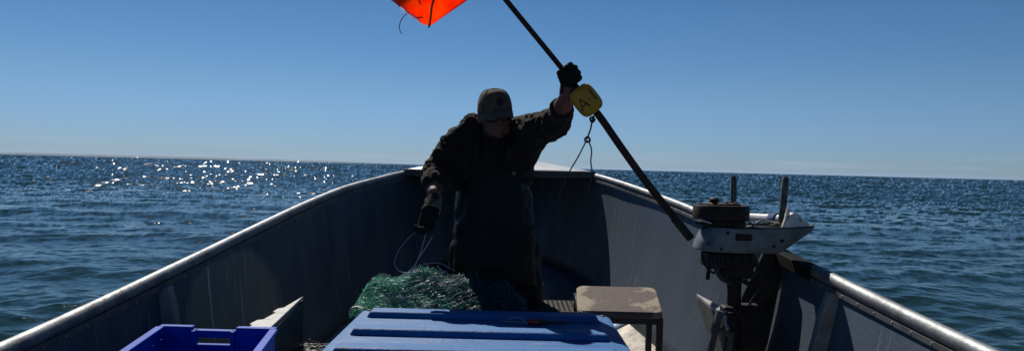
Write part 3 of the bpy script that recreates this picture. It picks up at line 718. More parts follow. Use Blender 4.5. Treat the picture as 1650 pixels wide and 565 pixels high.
    MB().tube([P(1183, 436), P(1183, 470), P(1182, 505)], [.028, .024, .026], 20).build('drive_tube', BLK, t, smooth=True)
    b = MB(); b.box(P(1178, 500, -.01), (.075, .06, .04), bev=.008).box(P(1172, 514, -.02), (.045, .07, .07), Matrix.Rotation(R(12), 3, 'Y'), bev=.008)
    b.box(P(1203, 497, .02), (.09, .05, .03), bev=.006); b.build('clamp_bracket', BLK, t)
    MB().tube([P(1162, 496, -.05), P(1161, 512, -.06), P(1165, 525, -.06)], [.010, .008, .011], 10).build('clamp_screw', mat('clamp_steel', (.25, .25, .25), .4, .8), t, smooth=True)
    lower = MB().tube([P(1182, 505), P(1182, 560), Vector((P(1182, 560).x, D, FLOOR + .16))], [.024, .022, .022], 16)
    lower.box(Vector((P(1182, 560).x, D, FLOOR + .10)), (.16, .04, .10), bev=.015); lower.build('lower_leg', BLK, t, smooth=True)
    b = MB(); c0 = Vector((P(1182, 560).x - .10, D, FLOOR + .09))
    for k in range(3):
        a = k * 2.094; b.box(c0 + Vector((0, math.cos(a) * .04, math.sin(a) * .04)), (.012, .045, .05), Matrix.Rotation(a, 3, 'X') @ Matrix.Rotation(.5, 3, 'Z'), bev=.004)
    b.ball(c0, (.03, .018, .018)); b.build('propeller', mat('prop', (.2, .2, .2), .4, .7), t)
outboard()

# ------------------------------------------------------------------ net roller frame on the gunwale
def roller():
    WP = mat('weathered_black_post', (.06, .055, .05), .7, col2=(.13, .12, .11), nscale=22, lo=.45, hi=.6, bump=.4, bscale=45)
    t = empty('net_roller', (rail(1, 3.1).x, 3.1, rail(1, 3.1).z), 'net roller on the right gunwale, pale bar between two dark upright posts', 'net roller')
    for (px, r0, r1, D, w, lean) in ((1182, 283, 372, 3.32, .030, 0), (1266, 285, 400, 2.93, .031, -6)):
        a = at(px, r0, D); b_ = at(px + lean, 352, D); d = (b_ - a); b2 = a + d * ((a.z - (rail(1, D).z - .10)) / (a.z - b_.z))
        o = MB().tube([a - d.normalized() * 0, a + d.normalized() * .012, b_, b2], [.010, w / 2, w / 2 * 1.0, w / 2], 12, flat=.8).build('upright_post', WP, t, smooth=True, angle=50)
    a = at(1186, 349, 3.32); b_ = at(1260, 353, 2.95)
    MB().tube([a, a.lerp(b_, .5), b_], .018, 16).build('roller_bar', mat('pale_pipe', (.55, .56, .56), .45, .1, col2=(.38, .39, .40), nscale=20), t, smooth=True)
    p = a.lerp(b_, .80); q = a.lerp(b_, .93)
    displace(MB().tube(smoothpath([p, p.lerp(q, .5), q], 4), .024, 16).build('cloth_wrap', mat('blue_rag', (.04, .08, .17), .9), t, smooth=True), .01, .02)
roller()

# ------------------------------------------------------------------ the fisher
def person():
    def fuzz(m, w=.5):
        b_ = m.node_tree.nodes['Principled BSDF']; b_.inputs['Sheen Weight'].default_value = w; b_.inputs['Sheen Roughness'].default_value = .45; b_.inputs['Sheen Tint'].default_value = (.8, .7, .6, 1)
    SK = mat('sunburnt_skin', (.20, .085, .06), .6, spec=.3, col2=(.15, .058, .042), nscale=25, bump=.2, bscale=120)
    HD = mat('dark_brown_hoodie', (.016, .013, .012), .95, spec=.12, col2=(.023, .019, .017), nscale=18, bump=.5, bscale=160)
    fuzz(HD, .12)
    BIB = mat('black_oilskin_overalls', (.004, .004, .005), .6, spec=.25, col2=(.006, .006, .007), nscale=9, bump=.3, bscale=20)
    GL = mat('dark_glove_palm', (.010, .009, .008), .9, spec=.2, col2=(.018, .016, .013), nscale=40, bump=.5, bscale=150)
    CUFF = mat('olive_knit_cuff', (.16, .14, .085), .95, col2=(.11, .10, .06), nscale=50, bump=.6, bscale=150)
    CAP = mat('faded_khaki_cap', (.115, .092, .062), .95, spec=.15, col2=(.065, .052, .037), nscale=20, bump=.3, bscale=180)
    fuzz(CAP, .15); fuzz(CUFF, .3)
    D = 3.66
    P = lambda a, b, dd=D: at(a, b, dd)
    root = empty('person', (-.08, 3.72, FLOOR), 'fisher in khaki cap, dark hoodie and black overalls raising the marker pole in one glove', 'person')
    # joints
    pel = P(797, 415, 3.74); belly = P(796, 350, 3.70); chest = P(792, 275, 3.66); nb = P(797, 215, 3.66); hd = P(798, 183, 3.60)
    shL = P(742, 232, 3.66); elL = P(706, 282, 3.60); wrL = P(699, 312, 3.42); hL = P(693, 345, 3.36)
    shR = P(838, 212, 3.66); elR = P(897, 196, 3.42); wrR = P(912, 158, 3.23); hR = P(919, 132, 3.19)
    hipL = pel + Vector((-.10, .0, -.06)); hipR = pel + Vector((.105, 0, -.06))
    kL = Vector((hipL.x - .02, 3.70, FLOOR + .47)); kR = Vector((hipR.x + .035, 3.70, FLOOR + .47))
    aL = Vector((kL.x - .01, 3.74, FLOOR + .09)); aR = Vector((kR.x + .01, 3.74, FLOOR + .09))
    tilt = Matrix.Rotation(R(13), 3, 'X') @ Matrix.Rotation(R(14), 3, 'Z')      # head down, turned a little right
    hrot = Matrix.Rotation(R(-3), 3, 'Y') @ tilt
    # ---- body, one continuous surface
    b = MB()
    b.limb([pel, belly, chest, nb + Vector((0, 0, -.05))], [.15, .155, .15, .09])
    b.limb([nb + Vector((0, .02, -.06)), nb + Vector((0, -.01, .03)), hd + Vector((0, .02, -.05))], [.066, .062, .06])
    for s_, h_, k_, a_ in ((shL, elL, wrL, None), (shR, elR, wrR, None)):
        b.limb([chest.lerp(s_, .5) + Vector((0, 0, .03)), s_, s_.lerp(h_, .5), h_, h_.lerp(k_, .4), k_], [.07, .058, .050, .046, .046, .032])
    for h_, k_, a_ in ((hipL, kL, aL), (hipR, kR, aR)):
        b.limb([pel.lerp(h_, .5), h_, h_.lerp(k_, .5), k_, k_.lerp(a_, .35), a_], [.105, .09, .08, .06, .062, .042])
        b.limb([a_, a_ + Vector((0, -.12, -.04)), a_ + Vector((0, -.19, -.055))], [.042, .04, .03])
    # hands
    def hand(w, palm, fing, thumb, scale=1):
        b_ = MB(); b_.limb(palm[0], palm[1])
        for f, r0 in fing: b_.limb(f, [r0 * (1 - .12 * i) for i in range(len(f))], 10)
        b_.limb(thumb, [.0125, .0115, .010], 10); return b_
    b.limb([wrL, hL + Vector((0, 0, .02))], [.029, .018]); b.limb([wrR, hR], [.030, .024])
    # head: skull, jaw, nose, brow, ears, lips
    def hb(c, r, extra=None): b.ball(hd + hrot @ Vector(c), r, hrot if extra is None else hrot @ extra, 20)
    hb((0, .010, .030), (.071, .088, .080)); hb((0, -.012, -.030), (.066, .078, .075)); hb((0, -.040, -.082), (.046, .042, .030))
    hb((-.028, -.030, -.068), (.036, .045, .034)); hb((.028, -.030, -.068), (.036, .045, .034))
    hb((0, -.092, -.020), (.013, .022, .020)); hb((0, -.085, -.002), (.009, .016, .022)); hb((-.011, -.088, -.028), (.009, .011, .008)); hb((.011, -.088, -.028), (.009, .011, .008))
    hb((0, -.074, .022), (.050, .014, .012)); hb((-.036, -.064, -.022), (.024, .022, .020)); hb((.036, -.064, -.022), (.024, .022, .020))
    hb((0, -.082, -.052), (.024, .010, .006)); hb((0, -.080, -.064), (.022, .011, .007)); hb((0, -.078, -.088), (.020, .016, .015))
    for s in (-1, 1): hb((s * .073, .012, -.008), (.009, .018, .030), Matrix.Rotation(R(-12), 3, 'X'))
    b.build('body', SK, root, remesh=.0062, sm=3)
    # gloves
    pd = (at(985, 215, 3.2) - at(860, 56, 3.16)).normalized()            # pole direction, downwards
    g = MB(); pc = at(916, 124, 3.185)
    view = Vector((0, -1, 0))
    side = pd.cross(view).normalized()           # across the pole
    if side.x < 0: side = -side
    # palm behind and to the right of the pole, four fingers wrapped over its front
    g.limb([wrR + Vector((0, 0, .02)), wrR.lerp(pc, .55) + side * .004 + Vector((0, .01, 0)), pc + side * .014 + pd * .004 + Vector((0, .010, 0))], [.029, .033, .034])
    for i, (off, ln) in enumerate(((-.033, .88), (-.011, 1.06), (.012, 1.0), (.032, .80))):
        c = pc + pd * off; rr = .030
        pts = [c + side * .030 * ln + view * -.010, c + side * (.044 * ln - .004) + view * .014, c + side * .014 + view * .034 * ln, c - side * .014 + view * .027, c - side * .020 + view * .008]
        g.limb(pts, [.0125, .0125, .0115, .0105, .0095], 10)
    th = [pc + pd * .03 - side * .02 + view * -.01, pc + pd * -.0 - side * .030 + view * .006, pc - pd * .035 - side * .022 + view * .022]
    g.limb([wrR.lerp(pc, .45) - side * .012] + th, [.019, .017, .015, .0125], 10)
    glr = g.build('glove', GL, root, remesh=.0032, sm=1); displace(glr, .002, .02)
    g = MB()
    pL = P(692, 338, 3.36)
    dn = Vector((-.12, -.18, -.97)).normalized(); sd = Vector((.95, -.30, -.05)).normalized(); fr = dn.cross(sd).normalized()
    if fr.y > 0: fr = -fr
    g.limb([P(699, 320, 3.40), pL], [.030, .031]); g.limb([pL - sd * .014, pL - sd * .016 + dn * .045], [.023, .021]); g.limb([pL + sd * .014, pL + sd * .014 + dn * .040], [.023, .020]); g.limb([pL + dn * .01, pL + dn * .045], [.026, .023])
    for i, (o_, ln) in enumerate(((-.029, .95), (-.010, 1.06), (.009, 1.0), (.027, .82))):
        k0 = pL + dn * .050 + sd * o_
        g.limb([k0, k0 + dn * .034 * ln + fr * .010, k0 + dn * .050 * ln + fr * .030, k0 + dn * .036 * ln + fr * .046], [.0120, .0112, .0104, .0095], 10)
    g.limb([pL + sd * .030, pL + sd * .040 + dn * .030 + fr * .022, pL + sd * .020 + dn * .055 + fr * .042], [.0155, .0125, .0105], 10)
    gll = g.build('glove', GL, root, remesh=.0034, sm=1); displace(gll, .003, .02)
    c0 = P(700, 317, 3.42); c1 = P(695, 340, 3.365)
    b = MB(); n = 14; pts = [c0.lerp(c1, i / n) for i in range(n + 1)]
    b.tube(pts, [(.034 + .003 * math.sin(i * 2.6) + .004 * i / n) for i in range(n + 1)], 24)
    setp(displace(b.build('glove_cuff', CUFF, gll, smooth=True), .006, .02), 'olive knitted cuff')
    # ---- hoodie
    b = MB()
    b.limb([P(796, 400, 3.73), belly, chest, nb + Vector((-.0, .0, -.075))], [.145, .152, .162, .115], 24)
    b.ball(chest + Vector((-.06, -.01, .03)), (.125, .115, .13)); b.ball(chest + Vector((.08, 0, .03)), (.115, .115, .13))
    b.ball(belly + Vector((0, -.03, -.02)), (.162, .15, .16))
    # left sleeve (image left), hanging
    b.limb([nb + Vector((-.03, .02, -.045)), nb.lerp(shL, .55) + Vector((0, .01, .01)), shL + Vector((.0, 0, -.005)), shL.lerp(elL, .5) + Vector((-.008, 0, 0)), elL + Vector((-.006, 0, 0)), elL.lerp(wrL, .55) + Vector((.0, 0, .004))], [.085, .088, .088, .082, .074, .058])
    b.limb([chest + Vector((-.10, 0, -.02)), shL + Vector((.03, 0, -.06))], [.10, .09])
    # right sleeve (image right), raised; cuff pushed up to the elbow
    b.limb([nb + Vector((.03, .02, -.045)), shR + Vector((0, 0, -.012)), shR.lerp(elR, .5) + Vector((0, 0, -.010)), elR + Vector((-.006, 0, -.006))], [.085, .088, .078, .068])
    b.limb([chest + Vector((.09, 0, .0)), shR + Vector((.012, 0, -.065)), shR.lerp(elR, .55) + Vector((0, 0, -.036))], [.11, .088, .06])
    b.limb([elR + Vector((0, 0, -.004)), elR.lerp(wrR, .55)], [.064, .047])
    b.limb([elR + Vector((.012, 0, -.030)), elR.lerp(wrR, .12) + Vector((.02, 0, -.01))], [.045, .04])
    # hood bunched behind the neck and round the collar
    for i in range(11):
        a = R(-35 + 250 * i / 10); rx, ry = .115, .10
        p = nb + Vector((-.012 + math.cos(a) * rx, .02 + math.sin(a) * ry, .012 + .040 * max(0, math.sin(a)) + (.018 if math.cos(a) < -.5 else 0)))
        b.ball(p, (.040, .040, .046 if math.cos(a) < 0 else .034))
    hoodie = b.build('hoodie', HD, root, remesh=.0065, sm=2)
    displace(hoodie, .030, .055, 1, 'broad_folds'); displace(hoodie, .012, .018, 2, 'fine_folds')
    # folds as rolls on sleeves
    f = MB()
    for k in range(6):
        t_ = .12 + k * .145; c = shL.lerp(elL, t_) if t_ < .62 else elL.lerp(wrL, (t_ - .62) * 1.5)
        ax = (elL - shL).normalized() if t_ < .62 else (wrL - elL).normalized()
        u = ax.orthogonal().normalized(); w = ax.cross(u); rr = .082 - .030 * t_
        ring = [c + (u * math.cos(a) + w * math.sin(a)) * (rr + .006 * math.sin(3 * a + k)) + ax * .012 * math.sin(a + k * 2) for a in [i * 2 * math.pi / 28 for i in range(29)]]
        f.tube(ring, .010, 8, caps=False)
    for k in range(4):
        t_ = .35 + k * .2; c = shR.lerp(elR, t_) + Vector((0, 0, -.010)); ax = (elR - shR).normalized()
        u = ax.orthogonal().normalized(); w = ax.cross(u); rr = .074 - .012 * t_
        f.tube([c + (u * math.cos(a) + w * math.sin(a)) * (rr + .005 * math.sin(2 * a + k)) + ax * .014 * math.sin(a + k) for a in [i * 2 * math.pi / 28 for i in range(29)]], .009, 8, caps=False)
    c = elR.lerp(wrR, .58); ax = (wrR - elR).normalized(); u = ax.orthogonal().normalized(); w = ax.cross(u)
    f.tube([c + (u * math.cos(a) + w * math.sin(a)) * .043 for a in [i * 2 * math.pi / 28 for i in range(29)]], .011, 8, caps=False)
    fo = f.build('sleeve_folds', HD, hoodie, smooth=True); displace(fo, .012, .03); fo['kind'] = 'stuff'
    # yellow-white reflective flash on the raised shoulder seam
    # ---- overalls: chest bib and legs
    b = MB()
    ws = [(258, .10, .195), (288, .150, .205), (312, .178, .205), (345, .186, .205), (380, .192, .205), (420, .196, .20), (455, .200, .185)]
    n = 32; vs = []
    for row, hx, hy in ws:
        c = P(797 if row > 300 else 795, row, 3.69)
        for i in range(n):
            a = 2 * math.pi * i / n; ca, sa = math.cos(a), math.sin(a)
            vs.append(c + Vector(((abs(ca) ** .8) * (1 if ca > 0 else -1) * hx, (abs(sa) ** .8) * (1 if sa > 0 else -1) * hy * .92, 0)))
    fs = [(i * n + k, i * n + (k + 1) % n, (i + 1) * n + (k + 1) % n, (i + 1) * n + k) for i in range(len(ws) - 1) for k in range(n)]
    fs += [tuple(range(n - 1, -1, -1)), tuple((len(ws) - 1) * n + k for k in range(n))]
    b.add(vs, fs)
    for h_, k_, a_ in ((hipL, kL, aL), (hipR, kR, aR)):
        b.limb([h_ + Vector((0, 0, .08)), h_, h_.lerp(k_, .5), k_, k_.lerp(a_, .5), a_ + Vector((0, 0, .0))], [.12, .122, .116, .10, .09, .088])
    ov = b.build('overalls', BIB, root, remesh=.0085, sm=2); displace(ov, .024, .07, 2)
    for s, (a_, b_) in ((-1, ((768, 262), (775, 222))), (1, ((818, 262), (826, 216)))):
        MB().tube([P(a_[0], a_[1], 3.49), P((a_[0] + b_[0]) / 2, (a_[1] + b_[1]) / 2, 3.475), P(b_[0], b_[1], 3.54)], .018, 8, flat=.3).build('shoulder_strap', BIB, ov, smooth=True)
    MB().box(P(828, 279, 3.478), (.014, .004, .012), bev=.001).build('buckle', mat('dull_buckle', (.16, .15, .13), .5, .5), ov)
    for a_ in (aL, aR):
        bt = MB().limb([a_ + Vector((0, 0, .10)), a_, a_ + Vector((0, -.10, -.035)), a_ + Vector((0, -.20, -.045))], [.062, .058, .052, .042])
        o = bt.build('boot', BIB, root, remesh=.008, sm=2)
    # ---- cap with brim, patch, button; sunglasses
    def H_(v): return hd + hrot @ Vector(v)
    vs = []; n = 36; rows = 10
    for j in range(rows + 1):
        ph = (math.pi / 2) * j / rows
        for i in range(n):
            a = 2 * math.pi * i / n
            front = max(0, -math.sin(a))
            zz = .006 + .106 * math.sin(ph) ** .92 + .010 * front * math.sin(ph * 2); rr_ = max(math.cos(ph), .02) ** .62
            vs.append(H_((math.cos(a) * .080 * rr_, .008 + math.sin(a) * .100 * rr_, zz)))
    fs = [(i * n + k, i * n + (k + 1) % n, (i + 1) * n + (k + 1) % n, (i + 1) * n + k) for i in range(rows) for k in range(n)] + [tuple(rows * n + k for k in range(n))]
    cap = MB().add(vs, fs).build('cap', CAP, root, smooth=True, angle=180); md = cap.modifiers.new('s', 'SOLIDIFY'); md.thickness = .003
    displace(cap, .006, .03)
    vs = []
    for i in range(17):
        a = R(200 + 140 * i / 16)
        for j in range(7):
            t_ = j / 6; x = math.cos(a) * .079; y = .008 + math.sin(a) * .0985
            y -= t_ * .056 * max(.0, math.sin(math.pi * i / 16)) ** .6; z_ = .020 - .014 * t_ ** 1.3 - .030 * (x / .08) ** 2 * (.4 + .6 * t_)
            vs.append(H_((x, y, z_)))
    fs = [(i * 7 + j, i * 7 + j + 1, (i + 1) * 7 + j + 1, (i + 1) * 7 + j) for i in range(16) for j in range(6)]
    br = MB().add(vs, fs).build('brim', mat('brim_cloth', (.10, .085, .062), .9, col2=(.075, .065, .05), nscale=20), cap, smooth=True, angle=180); md = br.modifiers.new('s', 'SOLIDIFY'); md.thickness = .004
    MB().ball(H_((0, .008, .113)), (.009, .009, .005), hrot).build('cap_button', CAP, cap, smooth=True)
    for k in range(6):
        a = R(90 + k * 60); pts = []
        for j in range(9):
            ph = (math.pi / 2) * j / 8; rr_ = max(math.cos(ph), .02) ** .62
            front = max(0, -math.sin(a)); zz = .006 + .106 * math.sin(ph) ** .92 + .010 * front * math.sin(ph * 2)
            pts.append(H_((math.cos(a) * .0815 * rr_, .008 + math.sin(a) * .1015 * rr_, zz + .001)))
        MB().tube(pts, .0016, 6).build('cap_seam', CAP, cap, smooth=True)
    pts = []
    for ring_r in (0, .5, 1.0):
        pass
    vs = []
    for i in range(20):
        a = 2 * math.pi * i / 20; u, v = math.cos(a) * .0155, math.sin(a) * .021
        for rr2 in (1.0,):
            vs.append(H_((u + .002, -.093 - .004 + abs(u) * .25 + max(0, v) * .35, .066 + v)))
    MB().prism(vs, hrot @ Vector((0, .006, 0))).build('cap_patch', mat('dark_patch', (.012, .012, .012), .8), cap)
    GLS = mat('black_sunglasses', (.008, .008, .009), .12)
    gb = MB()
    for s in (-1, 1):
        gb.ball(H_((s * .032, -.082, -.008)), (.031, .010, .019), hrot @ Matrix.Rotation(R(s * 10), 3, 'Z'))
        gb.tube([H_((s * .058, -.070, -.004)), H_((s * .072, -.03, -.002)), H_((s * .074, .02, -.002))], .003, 8)
    gb.tube([H_((-.010, -.094, -.004)), H_((.010, -.094, -.004))], .004, 8); gb.build('sunglasses', GLS, root, smooth=True)
    return hL, hR
hL, hR = person()

# ------------------------------------------------------------------ marker pole with float, flag and line
def marker():
    PD = 3.185
    K = {0: (815, 0, 3.14), 1: (905, 110, 3.18), 2: (945, 160, 3.185), 3: (968, 190, 3.19), 4: (1000, 236, 3.20), 5: (1045, 298, 3.22), 6: (1088, 352, 3.24)}
    top = (680, -168, 3.09)
    POLE = mat('dark_weathered_pole', (.020, .012, .010), .6, spec=.25, col2=(.05, .022, .014), nscale=30, bump=.2, stretch=(1, 1, 1))
    GRIP = mat('black_tape_grip', (.012, .012, .012), .6, bump=.5, bscale=60)
    YEL = mat('yellow_foam_float', (.54, .26, .006), .5, col2=(.42, .20, .005), nscale=14, col3=(.22, .15, .02), n3=60, lo3=.66, hi3=.72, bump=.15)
    INK = mat('black_marker_ink', (.015, .015, .012), .7)
    ROPE = mat('dark_line', (.03, .03, .035), .8)
    t = empty('marker_pole', at(1112, 383, 3.25), 'net marker pole held aloft diagonally, with a torn orange flag and a yellow float', 'marker pole')
    up = smoothpath([at(*top), at(*K[0]), at(*K[1]), at(*K[2]), at(*K[3])], 5)
    MB().tube(up, .0112, 12).build('pole', POLE, t, smooth=True)
    lw = smoothpath([at(*K[2]), at(*K[3]), at(*K[4]), at(*K[5]), at(*K[6]), at(1098, 365, 3.243)], 5)
    MB().tube(lw, [.0135] * 3 + [.0160] * (len(lw) - 3), 12).build('lower_pole', POLE, t, smooth=True)
    a, c = at(1085, 349, 3.238), at(1113, 384, 3.25)
    n = 14; MB().tube([a.lerp(c, i / n) for i in range(n + 1)], [.013] + [.0185 + .0012 * math.sin(i * 2.2) for i in range(n - 1)] + [.017], 14).build('grip', GRIP, t, smooth=True, angle=60)
    # float: superellipsoid along the pole
    ctr = at(944.5, 161.5, 3.165); ax = (at(*K[3]) - at(*K[1])).normalized(); view = Vector((0, -1, 0)); view = (view - ax * view.dot(ax)).normalized(); sd = ax.cross(view)
    if sd.x < 0: sd = -sd
    hl, hw, hd_ = .062, .052, .045
    def sp(v, e): return math.copysign(abs(v) ** e, v)
    vs = []; NU, NV = 36, 24
    for j in range(NV + 1):
        ph = -math.pi / 2 + math.pi * j / NV
        for i in range(NU):
            th = 2 * math.pi * i / NU
            cp = sp(math.cos(ph), .45); vs.append(ctr + sd * hw * cp * sp(math.cos(th), .62) + view * hd_ * cp * sp(math.sin(th), .62) + ax * hl * sp(math.sin(ph), .62))
    fs = [(j * NU + i, j * NU + (i + 1) % NU, (j + 1) * NU + (i + 1) % NU, (j + 1) * NU + i) for j in range(NV) for i in range(NU)]
    fl = MB().add(vs, fs).build('float', YEL, t, smooth=True, angle=180)
    def on(u, v):   # u across, v along pole (metres) -> point on the front face
        q = max(0, 1 - abs(v / hl) ** 3.2) ** .28 if abs(v) < hl else 0
        w = max(0, 1 - abs(u / (hw * max(q, .2))) ** 3.2) ** .31
        return ctr + sd * u + ax * v + view * (hd_ * q * w + .0006)
    def stroke(u0, v0, u1, v1, r=.0032):
        return [on(u0 + (u1 - u0) * k / 6, v0 + (v1 - v0) * k / 6) for k in range(7)], r
    # text reads up to the right: its top points back along the pole
    A = MB()
    for (u0, v0, u1, v1) in ((-.042, .028, -.024, -.022), (-.024, -.022, -.006, .028), (-.036, .010, -.012, .010)):
        p, r = stroke(u0, v0, u1, v1); A.tube(p, r, 8, flat=.5)
    A.build('letter_a', INK, fl, smooth=True)
    p, r = stroke(.004, .004, .012, .003, .0022); MB().tube(p, r, 8).build('dash', INK, fl, smooth=True)
    p, r = stroke(.030, .022, .030, -.028, .0036); MB().tube(p, r, 8, flat=.5).build('digit_one', INK, fl, smooth=True)
    # line tied under the float
    r = .0034
    q0 = at(957, 186, 3.165)
    MB().tube(smoothpath([q0, at(954, 196, 3.15), at(952, 206, 3.15), at(948, 218, 3.15), at(945, 225, 3.15)], 5), r, 8).build('line', ROPE, t, smooth=True)
    MB().tube(smoothpath([at(957, 188, 3.155), at(951, 191, 3.145), at(954, 197, 3.14), at(958, 192, 3.15), at(953, 189, 3.16)], 6), .0045, 8).build('knot', ROPE, t, smooth=True)
    MB().tube(smoothpath([at(943, 223, 3.15), at(947, 220, 3.14), at(951, 226, 3.145), at(945, 229, 3.15), at(942, 224, 3.155), at(949, 222, 3.15), at(950, 228, 3.14), at(944, 227, 3.15)], 6), .0036, 8).build('knot', ROPE, t, smooth=True)
    MB().tube(smoothpath([at(945, 226, 3.15), at(934, 248, 3.17), at(920, 272, 3.22), at(908, 297, 3.3), at(895, 325, 3.36), at(880, 345, 3.42), at(866, 362, 3.52), at(857, 368, 3.60)], 6), .0028, 8).build('line', ROPE, t, smooth=True)
    MB().tube(smoothpath([at(948, 226, 3.15), at(953, 240, 3.15), at(952, 262, 3.15), at(954, 275, 3.15), at(952, 292, 3.16), at(948, 305, 3.16), at(950, 320, 3.16), at(947, 335, 3.16)], 6), .0028, 8).build('line', ROPE, t, smooth=True)
    # flag
    m = bpy.data.materials.new('fluorescent_orange_cloth'); m.use_nodes = True; nt_ = m.node_tree; nt_.nodes.clear()
    out = nt_.nodes.new('ShaderNodeOutputMaterial'); df = nt_.nodes.new('ShaderNodeBsdfDiffuse'); tr = nt_.nodes.new('ShaderNodeBsdfTranslucent'); mx = nt_.nodes.new('ShaderNodeMixShader')
    c_ = nt_.nodes.new('ShaderNodeTexCoord'); nn = nt_.nodes.new('ShaderNodeTexNoise'); nn.inputs['Scale'].default_value = 14; nn.inputs['Detail'].default_value = 5
    cr = nt_.nodes.new('ShaderNodeValToRGB'); cr.color_ramp.elements[0].color = (1, .10, .012, 1); cr.color_ramp.elements[1].color = (1, .24, .03, 1); cr.color_ramp.elements[0].position = .35; cr.color_ramp.elements[1].position = .7
    nt_.links.new(c_.outputs['Object'], nn.inputs['Vector']); nt_.links.new(nn.outputs[0], cr.inputs[0])
    for x in (df, tr): nt_.links.new(cr.outputs[0], x.inputs[0])
    mx.inputs[0].default_value = .9; nt_.links.new(df.outputs[0], mx.inputs[1]); nt_.links.new(tr.outputs[0], mx.inputs[2]); nt_.links.new(mx.outputs[0], out.inputs[0])
    A0, B0, C0, D0 = (792, -26), (704, -136), (588, -32), (689, 45)
    NG = 40; vs = []
    def fp(u, v, lift=0):      # u: A->B ; v: away from the pole
        x = (A0[0] * (1 - u) + B0[0] * u) * (1 - v) + (D0[0] * (1 - u) + C0[0] * u) * v
        y = (A0[1] * (1 - u) + B0[1] * u) * (1 - v) + (D0[1] * (1 - u) + C0[1] * u) * v
        dep = 3.13 + .035 * math.sin(3.0 * (u - v) + 1.0) * v + .022 * math.sin(7 * u + 2.3 * v) * v + .10 * (abs(u - .42 * (1)) - .2) * v
        return at(x, y, dep - lift)
    for i in range(NG + 1):
        for j in range(NG + 1):
            u, v = i / NG, j / NG
            vv = v * (1 + (.018 * noise.noise(Vector((u * 14, 0, 5))) + .010 * noise.noise(Vector((u * 50, 0, 5)))) * (v > .9)) - (.05 * max(0, 1 - u / .07) * v)
            vs.append(fp(u, vv))
    fs = [(i * (NG + 1) + j, i * (NG + 1) + j + 1, (i + 1) * (NG + 1) + j + 1, (i + 1) * (NG + 1) + j) for i in range(NG) for j in range(NG)]
    fg = MB().add(vs, fs).build('flag', m, t, smooth=True, angle=180); md = fg.modifiers.new('s', 'SOLIDIFY'); md.thickness = .0008
    OL = mat('olive_hem_cord', (.10, .085, .02), .8)
    MB().tube(smoothpath([fp(.42, .38, .008), fp(.30, .58, .008), fp(.20, .74, .008), fp(.085, .87, .008), fp(.035, .93, .008), fp(-.005, .985, .006)], 6), .0052, 8, flat=.5).build('flag_cord', OL, fg, smooth=True)
    for (u, v, u2, v2) in ((.30, .82, .40, .78), (.40, .78, .60, .70), (.45, .55, .62, .85), (.55, .50, .72, .80)):
        MB().tube([fp(u + (u2 - u) * k / 6, v + (v2 - v) * k / 6, .004) for k in range(7)], .0030, 6, flat=.5).build('flag_letter', mat('ink_red', (.06, .008, .004), .8), fg, smooth=True)
    PK = net_m('pale_pink_thread', (.95, .62, .55))
    b = MB()
    for k in range(260):
        u = random.uniform(.12, 1); p = fp(u, random.uniform(.96, 1.0), random.uniform(-.003, .005))
        d = Vector((random.uniform(-.5, .25), random.uniform(-.3, .3), random.uniform(-1, .15))); l = random.uniform(.006, .022)
        q = p + d * l; w_ = Vector((.0009, 0, .0005)); b.add([p - w_, p + w_, q + w_ * .5, q - w_ * .5], [(0, 1, 2, 3)])
    setp(b.build('frayed_threads', PK, fg), kind='stuff')
    MB().tube(smoothpath([fp(.14, .93, .004), at(655, 23, 3.1), at(648, 30, 3.1), at(644, 40, 3.1), at(644, 48, 3.1), at(647, 55, 3.1)], 5), [.0028] * 10 + [.0018] * 16, 6).build('loose_thread', mat('pink_thread', (.45, .16, .16), .8), fg, smooth=True)
marker()

